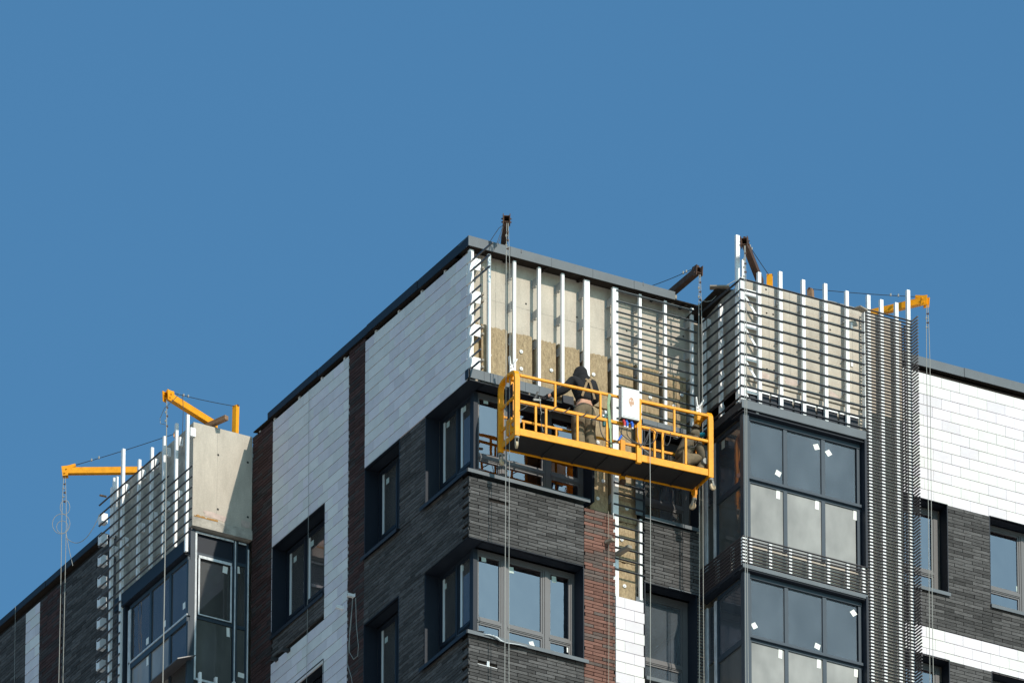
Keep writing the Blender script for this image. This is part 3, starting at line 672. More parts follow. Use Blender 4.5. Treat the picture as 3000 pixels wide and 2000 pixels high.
# ------------------------------------------------------------------ left bay
LS, LF = Face('R', 7.63), Face('L', -1.41)
LG = Face('L', -1.29)                                  # posts and rails, 0.16 m off the concrete
w = MB(); LS.box(w, -1.13, 0.0, 125.42, 127.22, 0.0, 0.2); lw = w.build('left_bay_wall', CONC, bld)
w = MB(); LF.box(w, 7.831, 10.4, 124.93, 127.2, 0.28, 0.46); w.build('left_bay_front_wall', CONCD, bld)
w = MB(); w.box((-1.145, 7.60, 125.24), (0.0, 9.9, 125.419)); w.build('left_bay_slab_edge', CONCD, bld)
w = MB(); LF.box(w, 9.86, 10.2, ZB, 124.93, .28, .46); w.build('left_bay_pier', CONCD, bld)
w = MB(); w.box((-1.1, 10.05, ZB), (-.0, 10.2, 124.9)); w.box((-.15, 7.9, ZB), (-.02, 10.04, 127.0)); w.build('left_bay_back_wall', PLASTER, bld)
w = MB()
for z in (122.1, 119.1): w.box((-1.1, 7.75, z), (-.16, 10.04, z + .2))
w.build('left_bay_slab', CONC, bld)
w = MB(); w.box((-.670, 7.627, 125.43), (-.666, 7.6295, 127.2)); w.build('formwork_joint', CONCD, bld)
for u, v in ((639, 1332), (638, 1491), (726, 1354), (726, 1514)): pit(LS, u, v, 0.0, .022)
w = MB(); o = on(1, 7.628, 600, 1508)
for i in range(9):
    x = -1.11 + i * .05; w.box((x, 7.60, 125.418 - .004), (x + .052, 7.625, 125.43 + rnd.uniform(.004, .035)))
w.build('foam_bead', mat('orange_foam', (0.38, 0.20, 0.06), .9, noise=.4, nscale=20), bld)
for (y, t, b, wd) in ((7.63, 127.32, 124.72, .06), (8.03, 127.34, 124.98, .06), (8.47, 127.30, 124.98, .06), (8.92, 127.29, 124.98, .06), (9.38, 127.27, 124.98, .06), (9.98, 127.75, 119.5, .075), (10.36, 127.19, 119.5, .075), (10.2, 127.33, 126.2, .03), (10.3, 127.35, 126.2, .03)):
    post(LG, y, b, t, wd * .85, 0.022, 0.072)
    if wd > .05:
        for z in (127.02, 126.0):
            if y > 7.7 or z > 127:
                w = MB(); w.box((-1.20, y - .03, z - .09), (-1.10, y - .022, z + .07)); w.box((-1.20, y - .021, z - .096), (-1.135, y + .02, z - .09)); w.build('bracket', GALV, bld)
for i in range(26):
    z = 127.015 - .2 * i; y0 = 8.52 if i < 3 else (8.2 if i == 3 else 7.34)
    if z < 124.85: y0 = 9.92
    w = MB(); profile(w, LG, y0, 10.75, z, .015, -.016, .008); w.build('rail', RAIL, bld)
for i in range(14):
    z = 126.91 - .4 * i
    w = MB(); w.box((-1.15, 10.93, z - .09), (-1.03, 11.05, z + .09)); w.build('corner_bracket', GALV, bld)
w = MB(); LG.box(w, 7.70, 10.2, 124.72, 124.96, 0.03, 0.045); LG.box(w, 7.70, 10.2, 124.71, 124.719, .046, .20); w.build('header_sheet', NAVY_SHADED, bld)
w = MB(); LG.box(w, 9.86, 9.88, 121, 124.70, 0.05, .18); LG.box(w, 9.881, 10.2, 121, 124.70, .09, .10); w.build('window_reveal', NAVY_SHADED, bld)
# front glazing of the left bay
GX = .24
o = MB(); LF.box(o, 7.70, 9.80, 124.62, 124.69, GX, GX + .05); LF.box(o, 7.70, 9.80, 123.46, 123.56, GX - .01, GX + .05)
for y in (7.70, 8.33, 9.04, 9.75): LF.box(o, y - .03, y + .03, 121.5, 123.459, GX, GX + .05); LF.box(o, y - .03, y + .03, 123.561, 124.619, GX, GX + .05)
lwin = o.build('loggia_window', FRAMEB, bld)
for a, b in ((7.73, 8.30), (8.36, 9.01), (9.07, 9.72)):
    p = MB(); LF.box(p, a, b, 123.562, 124.618, GX + .02, GX + .026); p.build('pane', GLASSD, lwin)
    p = MB(); LF.box(p, a, b, 121.5, 123.458, GX + .02, GX + .026); p.build('coated_pane', FROST if a > 7.8 else GLASSD, lwin)
p = MB(); LF.box(p, 9.74, 9.82, 121.5, 124.6, GX - .02, GX - .001); p.build('sealing_tape', TAPE, lwin)
p = MB(); LF.box(p, 7.68, 9.8, 123.565, 123.595, GX - .02, GX - .001); p.build('sealing_tape', TAPE, lwin)
# its side glazing, facing the sun
d = .10
o = MB()
LS.box(o, -1.125, -1.04, 121.5, 125.23, d - .04, d + .06)
for z0, z1 in ((123.575, 123.64), (124.77, 124.83), (125.18, 125.23)): LS.box(o, -1.03, -.05, z0, z1, d, d + .05)
LS.box(o, -.30, -.22, 121.5, 125.22, d - .02, d - .001); LS.box(o, -.05, -.005, 121.5, 125.22, d - .01, d + .05)
lsw = o.build('loggia_window', FRAMEB, bld)
for a, b in ((-1.03, -.30), (-.22, -.052)):
    p = MB(); LS.box(p, a, b, 124.831, 125.179, d + .02, d + .03); p.build('infill_panel', NAVY_SHADED, lsw)
    p = MB(); LS.box(p, a, b, 123.641, 124.769, d + .02, d + .026); p.build('pane', GLASSD, lsw)
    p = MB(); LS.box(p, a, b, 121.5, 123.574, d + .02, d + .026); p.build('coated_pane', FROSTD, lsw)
def tape(x0, x1, z0, z1): p = MB(); LS.box(p, x0, x1, z0, z1, d - .03, d - .022); p.build('sealing_tape', TAPE, lsw)
tape(-1.03, -.995, 122.4, 125.2); tape(-.99, -.30, 125.17, 125.205); tape(-.96, -.33, 124.715, 124.765); tape(-.965, -.935, 123.66, 124.71)
tape(-.355, -.325, 123.66, 124.71); tape(-.965, -.325, 123.64, 123.659); tape(-.03, -.005, 122.4, 125.1); tape(-.275, -.255, 122.4, 125.2); tape(-.2, -.06, 125.17, 125.2); tape(-.99, -.33, 122.40, 122.44)
for win, f, dd, x, y, sw_, sh_, rt in ((lsw, LS, d + .02, 1915, 605, .09, .13, -6), (lsw, LS, d + .02, 2020, 605, .08, .13, 6), (lsw, LS, d + .02, 1940, 1135, .06, .17, 2), (lsw, LS, d + .02, 2050, 1500, .12, .09, -4),
                                    (lwin, LF, GX + .02, 1567, 910, .09, .12, 0), (lwin, LF, GX + .02, 1400, 1065, .09, .12, 0), (lwin, LF, GX + .02, 1255, 1210, .09, .12, 0), (lwin, LF, GX + .02, 1255, 1380, .07, .16, 0)):
    sticker(win, f, dd, x * .3444, 1460 + y * .3444, sw_, sh_, rt)
w = MB(); w.quadbox([(-1.42, 7.55, 122.62), (-1.42, 9.6, 122.62), (-1.42, 9.6, 122.64), (-1.42, 7.55, 122.64), (-1.10, 7.50, 122.74), (-1.10, 9.6, 122.68), (-1.10, 9.6, 122.70), (-1.10, 7.50, 122.755)]); w.build('flashing', FRAME, bld)
for x, t in ((-1.0, 122.46), (-.70, 122.44), (-.36, 122.44)):
    w = MB(); LS.box(w, x - .02, x + .02, 121.8, t, -.12, -.06); w.build('support_post', GALV, bld)

for (nm, pn), (mb, m_, par) in REST.items():
    o = mb.build(nm, m_, par); o['kind'] = 'stuff'

# ================================================================== things on and around the building
def along(o, ex, ey):                                   # frame of a straight thing lying in plan
    ex = Vector(ex).normalized(); ey = Vector(ey).normalized()
    return lambda a, b, c=0.0: Vector(o) + ex * a + ey * b + Vector((0, 0, c))
def catenary(p, q, sag, n=12):
    p, q = Vector(p), Vector(q)
    return [p.lerp(q, i / n) - Vector((0, 0, 4 * sag * (i / n) * (1 - i / n))) for i in range(n + 1)]
def loopy(c, rx, rz, ax, n=18, turns=1.0, drift=0.0):
    c = Vector(c); ax = Vector(ax).normalized()
    return [c + ax * rx * math.cos(2 * math.pi * turns * i / n) + Vector((0, 0, rz * math.sin(2 * math.pi * turns * i / n) - drift * i / n)) for i in range(n + 1)]
VIEWX = Vector((CR.x, CR.y, 0)).normalized()            # level direction across the view

# ------------------------------------------------------------------ outrigger beams on the roof
def outrigger(tip, dirn, length, paint, label, mast=None, stay_to=None, w=.09, h=.11, hollow=True, group='outrigger beams that carry the platform ropes'):
    t = thing('outrigger_beam', label, 'outrigger beam', tip, group)
    d = Vector((dirn[0], dirn[1], 0)).normalized(); s_ = Vector((-d.y, d.x, 0)); z = Vector((0, 0, 1)); T = Vector(tip)
    b = MB(); th = .010
    if hollow:                                          # square tube with an open end
        q = T + d * length
        for (sx, sz, ww, hh) in ((0, h / 2 - th / 2, w, th), (0, -h / 2 + th / 2, w, th), (w / 2 - th / 2, 0, th, h - 2 * th - .002), (-w / 2 + th / 2, 0, th, h - 2 * th - .002)):
            o = s_ * sx + z * sz; b.bar(T + o, q + o, ww, hh)
    b.build('beam', paint, t)
    e = MB()                                            # end shackle plates with bolts
    for sgn in (-1, 1):
        o = s_ * (sgn * (w / 2 + .006)); e.bar(T + o + d * .01 + z * (h / 2 + .02), T + o + d * .03 - z * (h / 2 + .05), .012, .10, up=d)
        e.tube([T + o * 1.0 + d * .05 + z * .02, T + o * 1.5 + d * .05 + z * .02], .014, 6); e.tube([T + o + d * .02 - z * .06, T + o * 1.5 + d * .02 - z * .06], .014, 6)
    e.build('end_plate', paint, t)
    if mast:
        mb = MB(); p0, p1 = Vector(mast[0]), Vector(mast[1]); mb.bar(p0, p1, mast[2], mast[2], up=d); mb.build('mast', mast[3], t)
        cp = MB(); cp.tube([p1 - s_ * .05, p1 + s_ * .05], .022, 6); cp.build('mast_cap', RUST, t)
    if stay_to is not None:
        a = T + d * .16 + z * (h / 2 + .05); c = MB(); c.tube(catenary(a, stay_to, .015), .006, 5); c.build('stay_rope', BLACKC, t)
        lug = MB(); lug.bar(T + d * .02 + z * (h / 2 + .01), T + d * .20 + z * (h / 2 + .06), .035, .05); lug.build('stay_lug', paint, t)
        for k in (.3, .42):
            p = a.lerp(Vector(stay_to), k * .6); cl = MB(); cl.tube([p - z * .022, p + z * .022], .016, 6); cl.build('rope_clamp', STEEL, t)
    return t
t1 = on(1, -.43, 1484, 640); t2 = on(1, -.50, 2047.5, 790); t3 = on(1, -1.70, 2180, 706); t4 = on(1, -1.55, 2714, 880); t5 = on(0, -1.75, 487, 1156); t6 = on(0, -1.90, 187, 1380)
outrigger(t1, (.44, .9), 2.2, RUST, 'rusty square outrigger beam above the front cornice, seen end on', None, None, w=.10, h=.12)
outrigger(t2, (0, 1), 2.0, RUST, 'rusty outrigger beam slanting out over the right end of the front cornice', None, on(1, .45, 1907, 838), w=.10, h=.11)
outrigger(t3, (.96, 1.13), 1.5, RUST, 'rusty grey outrigger beam with short yellow mast over the left corner of the slatted bay',
          (on(1, -.35, 2255, 845), on(1, -.35, 2255, 806), .09, YEL), on(1, -.35, 2253, 806), w=.10, h=.12)
outrigger(t4, (-.56, .825), 1.3, YEL, 'yellow outrigger beam reaching right above the dense slat column',
          (on(1, -.5, 2375, 872), on(1, -.5, 2374, 848), .09, WOOD), on(1, -.5, 2374, 846), w=.085, h=.115)
outrigger(t5, (1.4, .65), 1.38, YEL, 'yellow outrigger beam with upright mast on the bare concrete left bay',
          (on(0, .1, 689, 1275), on(0, .1, 691, 1189), .085, YEL), on(0, .1, 691, 1190), w=.095, h=.12)
outrigger(t6, (1.117, -.65), 1.75, YEL, 'yellow outrigger beam pointing far left, level over the rails of the left bay',
          (on(0, -.5, 514, 1281), on(0, -.5, 514, 1268), .06, YEL), on(0, -.5, 512, 1270), w=.09, h=.115)
# ------------------------------------------------------------------ hanging ropes
def rope(name, top, zb, label, r=.0065, m=STEEL, offs=((-.03, 0), (.03, 0)), clamps=0, group='steel ropes hanging from the outrigger beams', spread=0.0, cat='rope'):
    T = Vector(top); t = thing(name, label, cat, (T.x, T.y, zb), group)
    for k, (a, b) in enumerate(offs):
        w = MB(); n = 14; pts = []
        for i in range(n + 1):
            f = i / n; p = Vector((T.x, T.y, T.z + (zb - T.z) * f)) + VIEWX * (a * (1 + spread * f) * (.3 + .7 * min(1, f * 9))) + Vector((0, b, 0))
            p += VIEWX * (.006 * math.sin(5 * f + k)); pts.append(p)
        w.tube(pts, r, 6); w.build('strand', m, t)
    for i in range(clamps):
        z = T.z - .14 - i * .085 - rnd.uniform(0, .03); sgn = (-1) ** i
        w = MB(); p = Vector((T.x, T.y, z)) + VIEWX * (.008 * sgn); w.tube([p - VIEWX * .016, p + VIEWX * .018], .013, 6); w.tube([p + VIEWX * .012 * sgn - Vector((0, 0, .02)), p + VIEWX * .012 * sgn + Vector((0, 0, .02))], .009, 5); w.build('rope_clamp', STEEL if i % 2 else RUST, t)
    return t
def under(tip, dz=.10): return Vector(tip) - Vector((0, 0, dz)) - Vector((0, .02, 0))
rope('wire_rope', under(t1), 118.6, 'pair of steel wire ropes running down past the left end of the yellow platform', clamps=6, offs=((-.02, 0), (.045, 0)))
rope('wire_rope', under(t2), 118.6, 'pair of steel wire ropes running down past the right end of the yellow platform', clamps=7, offs=((-.02, 0), (.03, 0)), spread=.6)
rope('wire_rope', under(t3), 119.0, 'steel wire rope hanging at the left corner of the slatted bay', clamps=6, offs=((-.02, 0), (.012, 0)), spread=.2)
rope('wire_rope', under(t4), 119.6, 'pair of wire ropes hanging beside the dense slat column before the white tiles', clamps=4, offs=((-.025, 0), (.03, 0)))
rope('wire_rope', under(t5), 120.4, 'pale wire rope hanging before the glazing of the left bay', clamps=5, offs=((0, 0),), r=.010)
r6 = rope('wire_rope', under(t6), 121.6, 'pair of tangled wire ropes hanging in the open left of the left bay', clamps=5, offs=((-.035, 0), (.04, 0)))
p6 = under(t6)
for (dz, rx, rz, dx) in ((.60, .11, .17, .02), (.98, .13, .15, -.02), (.92, .20, .24, -.04)):
    w = MB(); w.tube(loopy(p6 - Vector((0, 0, dz)) + VIEWX * dx, rx * .75, rz * .8, VIEWX), .0055, 5); w.build('loop', STEEL, r6)
w = MB(); w.tube(catenary(p6 - Vector((0, 0, 1.18)) + VIEWX * .05, on(0, -1.6, 292, 1507), .28), .006, 5); w.build('slack_end', STEEL, r6)
w = MB(); w.tube([p6 - Vector((0, 0, 1.05)) + VIEWX * .04, p6 - Vector((0, 0, 1.4)) + VIEWX * .10, p6 - Vector((0, 0, 1.72)) + VIEWX * .17], .006, 5); w.build('slack_end', STEEL, r6)
w = MB(); w.tube([on(0, -1.76, x, y) for x, y in ((525, 1153), (505, 1175), (482, 1195), (469, 1225), (470, 1240), (485, 1243))], .0055, 5); tag(w.build('rope_tail', STEEL), 'loose grey rope tail looping left of the upper yellow beam', 'rope')
w = MB(); w.tube([on(0, -1.5, x, y) for x, y in ((535, 1155), (537, 1200), (535, 1260), (532, 1300))], .0055, 5); tag(w.build('rope_tail', BLACKC), 'thin dark rope hanging down from the upper yellow beam on the left bay', 'rope')
w = MB(); w.tube([on(1, -.4, x, y) for x, y in ((1478, 658), (1462, 668), (1447, 690), (1433, 712))], .0055, 5); w.tube([on(1, -.38, x, y) for x, y in ((1474, 660), (1466, 685), (1456, 712), (1446, 735))], .005, 5); w.tube([on(1, -.38, x, y) for x, y in ((1474, 664), (1469, 690), (1459, 716))], .005, 5); tag(w.build('cable_bundle', BLACKC), 'thin black cables sagging from the end-on beam to the roof edge', 'cable')
w = MB(); w.tube([on(1, -.55, x, y) for x, y in ((2050, 868), (2056, 880), (2070, 884), (2085, 880), (2105, 860), (2130, 835), (2160, 818))], .006, 6); tag(w.build('slack_cable', STEEL), 'slack grey cable hung from the right beam across to the slatted bay corner', 'cable')
rope('hanging_line', on(0, -.03, 905.5, 1141), 118.6, 'thin dark line hanging down the white tiles of the shaded side', r=.004, m=STEEL, offs=((0, 0),), group='thin lines hanging on the facades')
rope('hanging_line', on(0, -.52, 45, 1775), 122.0, 'thin dark line hanging down the brick at the far left edge', r=.004, m=STEEL, offs=((0, 0),), group='thin lines hanging on the facades')
rope('hanging_line', on(1, -.05, 1782.5, 1497), 118.6, 'thin twisted line hanging down the red brick strip', r=.006, m=WOODG, offs=((0, 0),), group='thin lines hanging on the facades')

# ------------------------------------------------------------------ suspended platform
P0 = Vector((.49, -.73, 123.57)); PX = Vector((3.56, -.17, .055)).normalized(); PY = Vector((.17, 3.56, 0)).normalized()
LP, WP = 3.57, .60
def G(s_, t_, h_): return P0 + PX * s_ + PY * t_ + Vector((0, 0, h_))
def gb_(x, y, t_=0.0):
    """Point of the platform's plane t_ seen at (x, y) of the enlarged crop used for measuring."""
    d = ray(1400 + x * .3061, 1040 + y * .3061); p = P0 + PY * t_; nrm = PY
    return CAM + d * ((p - CAM).dot(nrm) / d.dot(nrm))
plat = thing('suspended_platform', 'yellow suspended work platform with two workers hanging before the front facade', 'work platform', P0)
def gbox(mb, s0, s1, t0, t1_, h0, h1): return mb.quadbox([G(s0, t0, h0), G(s1, t0, h0), G(s1, t1_, h0), G(s0, t1_, h0), G(s0, t0, h1), G(s1, t0, h1), G(s1, t1_, h1), G(s0, t1_, h1)])
def gpart(name, m_, *boxes, bevel=0.0, parent=None):
    mb = MB()
    for b in boxes: gbox(mb, *b)
    return mb.build(name, m_, parent or plat, bevel=bevel)
deck = gpart('deck', DECK, (.04, LP - .04, .02, WP - .02, -.022, 0))
for s0 in (.72, 1.28, 1.72, 2.62, 3.1): gpart('deck_rib', DECK, (s0, s0 + .03, .03, WP - .03, -.04, -.0235), parent=deck)
gpart('deck_rib', DECK, (2.20, 2.27, .03, WP + .02, -.06, -.0235), parent=deck)
gpart('toe_board', YEL, (.05, 2.19, -.012, .012, -.045, .08), bevel=.004); gpart('toe_board', YEL, (2.285, LP - .05, -.012, .012, -.045, .08), bevel=.004)
gpart('toe_board', YEL, (.05, LP - .05, WP - .012, WP + .012, -.045, .06), bevel=.004)
gpart('toe_board', YEL, (-.012, .012, .06, WP - .06, -.045, .05), bevel=.004); gpart('toe_board', YEL, (LP - .012, LP + .012, .06, WP - .06, -.045, .05), bevel=.004)
gpart('top_rail', YEL, (.05, 2.19, -.02, .02, 1.045, 1.09), bevel=.005); gpart('top_rail', YEL, (2.285, LP - .05, -.02, .02, 1.055, 1.105), bevel=.005)
gpart('mid_rail', YEL, (.05, 2.19, -.018, .018, .555, .61), bevel=.005); gpart('mid_rail', YEL, (2.285, LP - .05, -.018, .018, .575, .625), bevel=.005)
gpart('back_rail', YEL, (.05, LP - .05, WP - .016, WP + .016, .55, .595), bevel=.005)
for s_ in (.703, 1.534): gpart('baluster', YEL, (s_ - .016, s_ + .016, -.014, .014, .612, 1.044))
gpart('baluster', YEL, (2.884, 2.916, -.014, .014, .627, 1.054))
for s_ in (.344, .534, 1.11, 1.655): gpart('baluster', YEL, (s_ - .018, s_ + .018, -.014, .014, .082, .554))
for s_ in (2.532, 2.682, 3.111): gpart('baluster', YEL, (s_ - .018, s_ + .018, -.014, .014, .082, .574))
for s_ in (.42, 1.02, 1.6, 2.75, 3.3): gpart('back_baluster', YEL, (s_ - .014, s_ + .014, WP - .012, WP + .012, .062, .549))
gpart('joint_post', YEL, (2.193, 2.283, -.03, .03, -.09, 1.11), bevel=.006); gpart('joint_post', YEL, (2.193, 2.283, WP - .03, WP + .03, -.12, .62), bevel=.006)
gpart('joint_lug', RUST, (2.20, 2.28, WP - .05, WP + .04, -.19, -.121))
def stirrup(s_, nm='end_stirrup'):
    mb = MB(); pts = [(0, -.07), (0, .4), (0, .98), (.012, 1.08), (.05, 1.14), (.12, 1.165), (.30, 1.18), (.48, 1.165), (.55, 1.14), (.588, 1.08), (.60, .98), (.60, .4), (.60, -.10)]
    V = [G(s_, a, b) for a, b in pts]
    wv, hv = .046, .026                                 # flat section swept along the arch
    n0 = len(mb.v)
    for i, p in enumerate(V):
        d = (V[min(i + 1, len(V) - 1)] - V[max(i - 1, 0)]).normalized(); nn = PX.cross(d).normalized()
        for a, b in ((-wv, -hv), (wv, -hv), (wv, hv), (-wv, hv)): mb.v.append(tuple(p + PX * a + nn * b))
    for i in range(len(V) - 1):
        for j in range(4): a = n0 + i * 4; mb.f.append((a + j, a + (j + 1) % 4, a + 4 + (j + 1) % 4, a + 4 + j))
    e = n0 + (len(V) - 1) * 4; mb.f += [(n0 + 3, n0 + 2, n0 + 1, n0), (e, e + 1, e + 2, e + 3)]
    mb.build(nm, YEL, plat, bevel=.004)
stirrup(0.0); stirrup(LP)
for s_ in (0.0, LP):
    for h0, h1 in ((.68, .725), (.26, .31)): gpart('end_rail', YEL, (s_ - .016, s_ + .016, .04, WP - .04, h0, h1), bevel=.004)
    gpart('hoist_post', YEL, (s_ + .03 if s_ < 1 else s_ - .09, s_ + .09 if s_ < 1 else s_ - .03, .28, .34, .0, 1.19), bevel=.004)
    k = 1 if s_ < 1 else -1; c = s_ + .06 * k
    gpart('hoist_collar', YEL, (c - .06, c + .06, .24, .38, 1.10, 1.24), bevel=.01)
    mb = MB(); gbox(mb, c - .045, c + .045, .30, .32, 1.241, 1.42)      # rope lock plate with two arms
    mb.bar(G(c - .03, .31, 1.40), G(c - .05, .31, 1.56), .05, .02, up=PX); mb.bar(G(c + .02, .31, 1.40), G(c + .085, .31, 1.53), .06, .02, up=PX)
    lk = mb.build('rope_lock', WHITEP, plat)
    for a, b in ((-.02, 1.34), (.02, 1.37), (.05, 1.46), (.0, 1.29)):
        mb = MB(); mb.tube([G(c + a, .298, b), G(c + a, .294, b)], .010, 6); mb.build('bolt', RUST, lk)
    mb = MB(); gbox(mb, c - .07, c + .07, .22, .40, .10, .40); ho = mb.build('hoist', RUST if s_ > 1 else YEL, plat, bevel=.02)
    mb = MB(); mb.tube([G(c, .22, .26), G(c, .05, .26)], .055, 10); mb.build('motor', STEEL, ho)
gpart('end_panel', NAVY_SHADED, (.03, .036, .22, .42, .40, 1.02)); gpart('rope_guide', WHITEP, (.04, .06, .16, .20, .36, .95))
def caster(s_, t_, h_, yaw):
    a = MB(); c = G(s_, t_, h_); d = Vector((math.cos(yaw), math.sin(yaw), 0)); n_ = Vector((-d.y, d.x, 0))
    a.tube([c, c - Vector((0, 0, .03))], .04, 10)
    for sg in (-1, 1): a.bar(c + n_ * (.026 * sg) - Vector((0, 0, .02)), c + n_ * (.026 * sg) + d * .035 - Vector((0, 0, .13)), .008, .045, up=d)
    o = a.build('caster', STEEL, plat)
    wv = MB(); q = c + d * .035 - Vector((0, 0, .135)); wv.tube([q - n_ * .021, q - n_ * .014, q + n_ * .014, q + n_ * .021], [.052, .062, .062, .052], 16); wv.tube([q - n_ * .03, q + n_ * .03], .014, 8); wv.build('wheel', WHEEL, o, smooth=False)
caster(0, 0.0, -.085, 1.2); caster(0, WP, -.12, .6); caster(LP, WP, -.17, 2.0); caster(LP + .01, 0, -.085, .3)
gpart('corner_leg', YEL, (LP - .03, LP + .03, WP - .03, WP + .03, -.17, -.10))
# control box
cb = gpart('control_box', WHITEP, (1.855, 2.185, -.15, -.03, .62, 1.185), bevel=.008)
gpart('box_door', WHITEP, (1.875, 2.165, -.158, -.1505, .645, 1.165), bevel=.003, parent=cb)
mb = MB(); rr = [(math.cos(a) * rnd.uniform(.8, 1.2), math.sin(a) * rnd.uniform(.8, 1.25)) for a in [2 * math.pi * i / 11 for i in range(11)]]
v0 = [G(2.03 + .055 * a, -.1592, .93 + .085 * b) for a, b in rr]; v1 = [G(2.03 + .055 * a, -.1605, .93 + .085 * b) for a, b in rr]
mb.v = [tuple(p) for p in v0 + v1]; mb.f = [tuple(reversed(range(11))), tuple(range(11, 22))] + [(i, (i + 1) % 11, 11 + (i + 1) % 11, 11 + i) for i in range(11)]
mb.build('rust_stain', ORUST, cb)
gpart('box_underside', DECK, (1.86, 2.18, -.145, -.035, .606, .619), parent=cb)
for s_, m_ in ((1.915, REDP), (1.965, BLUEP), (2.06, BLUEP)):
    mb = MB(); mb.tube([G(s_, -.10, .605), G(s_, -.10, .57), G(s_ + .006, -.12, .545), G(s_ + .006, -.12, .48)], [.024, .026, .026, .018], 8); mb.build('plug', m_, cb)
    mb = MB(); mb.tube([G(s_ + .006, -.12, .48), G(s_ + .006, -.12, .455)], .019, 8); mb.build('plug_collar', WHITEP, cb)
def cable(pts, t_=-.05, r=.008, m_=BLACKC, nm='power_cable'):
    P = [gb_(x, y, t_) for x, y in pts]; out = []
    for i in range(len(P) - 1):                          # Catmull-Rom
        p0, p1, p2, p3 = P[max(i - 1, 0)], P[i], P[i + 1], P[min(i + 2, len(P) - 1)]
        for j in range(5):
            f = j / 5; out.append(.5 * ((2 * p1) + (p2 - p0) * f + (2 * p0 - 5 * p1 + 4 * p2 - p3) * f * f + (3 * p1 - p0 - 3 * p2 + p3) * f ** 3))
    out.append(P[-1]); mb = MB(); mb.tube(out, r, 6); mb.build(nm, m_, plat)
cable([(1350, 690), (1375, 750), (1430, 800), (1510, 840), (1600, 855), (1680, 830), (1715, 760), (1690, 710), (1650, 705), (1630, 750), (1590, 830), (1550, 870)])
cable([(1430, 700), (1430, 760), (1470, 810), (1560, 850), (1610, 830), (1640, 720)])
cable([(1165, 630), (1175, 720), (1205, 790), (1260, 835), (1320, 835), (1360, 790)]); cable([(1380, 690), (1375, 740), (1365, 780)])
cable([(1530, 690), (1530, 760), (1560, 870), (1640, 940)], r=.006, m_=STEEL)
cable([(1800, 740), (1785, 800), (1790, 850), (1815, 860), (1840, 810), (1845, 740)], r=.006); cable([(1870, 790), (1900, 800), (1950, 770)], r=.007)
for a in ((400, 520), (680, 530), (800, 545), (980, 580), (1090, 610)): cable([(a[0], a[1] + 10), (a[0] + 35, a[1] - 5), (a[0] + 80, a[1] - 40)], t_=-.03, r=.009)
cable([(590, 400), (600, 480), (605, 540), (635, 548)], r=.006, m_=STEEL); cable([(610, 540), (600, 620), (625, 730)], t_=.25, r=.006, m_=STEEL)
cable([(1995, 860), (2040, 880), (2080, 870), (2115, 800)], t_=.05, r=.007)
mb = MB(); mb.tube([gb_(1345, 815, -.05), gb_(1375, 770, -.05)], [.016, .020], 8); mb.build('plug', BLUEP, plat)
rope('power_line', gb_(1645, 705, -.06), 118.6, 'thin cable hanging from the cable loop on the platform down the right window', r=.007, m=STEEL, offs=((0, 0),), group='thin lines hanging on the facades', cat='cable')
# strap, tool and loose metal lying on the platform
mb = MB(); pts = [gb_(1262, 372, -.03), gb_(1250, 470, -.04), gb_(1256, 560, -.04), gb_(1268, 700, -.03), gb_(1276, 880, -.03)]
for p, q in zip(pts, pts[1:]): mb.bar(p, q, .006, .05 if p is not pts[3] else .03, up=PX)
tag(mb.build('lifting_strap', GREENS, origin=pts[0]), 'pale green webbing strap tied over the rails left of the white control box', 'strap')
tl = thing('angle_grinder', 'teal power tool with white guard hanging by the green strap', 'power tool', gb_(1212, 600, .02))
mb = MB(); mb.tube([gb_(1225, 560, .02), gb_(1212, 600, .02), gb_(1206, 680, .02)], [.034, .036, .026], 10); mb.build('body', TEAL, tl)
mb = MB(); mb.tube([gb_(1205, 552, .02) , gb_(1238, 556, .02)], .045, 12); mb.build('guard', WHITEP, tl)
mb = MB(); mb.bar(gb_(1190, 575, .01), gb_(1250, 600, .01), .03, .03); mb.build('handle', WHITEP, tl)
for a, b, lab in ((.10, 1.42, 'long white metal profile lying along the rail left of the standing worker'), (2.30, 3.02, 'white metal profile lying on the rail right of the control box'), (1.45, 2.15, 'short white metal profile lying behind the control box')):
    h_ = .64 if a < 2 else .655
    mb = MB(); gbox(mb, a, b, .06, .13, h_, h_ + .012); gbox(mb, a, b, .06, .068, h_ - .03, h_ - .001); gbox(mb, a, b, .122, .13, h_ - .03, h_ - .001)
    tag(mb.build('metal_profile', GALV, origin=G(a, .06, h_)), lab, 'metal profile', 'white metal profiles on the platform')
mb = MB(); q = [gb_(815, 380, .32), gb_(915, 400, .32), gb_(920, 480, .32), gb_(820, 450, .32)]; off = PY * .06 - Vector((0, 0, .0))
mb.quadbox([q[0], q[1], q[2], q[3], q[0] + off, q[1] + off, q[2] + off, q[3] + off]); tag(mb.build('sheet_metal_sill', NAVY_SHADED, origin=q[0]), 'dark blue folded metal sill that the standing worker holds at his waist', 'metal sill')
ct = thing('clamp_tool', 'small black clamp standing on the long white profile', 'clamp', gb_(560, 420, .1))
mb = MB(); mb.bar(gb_(545, 415, .1), gb_(575, 350, .1), .03, .022, up=PY); mb.build('handle', BLACKC, ct)
mb = MB(); mb.bar(gb_(530, 425, .1), gb_(600, 432, .1), .03, .03); mb.build('jaw', STEEL, ct)

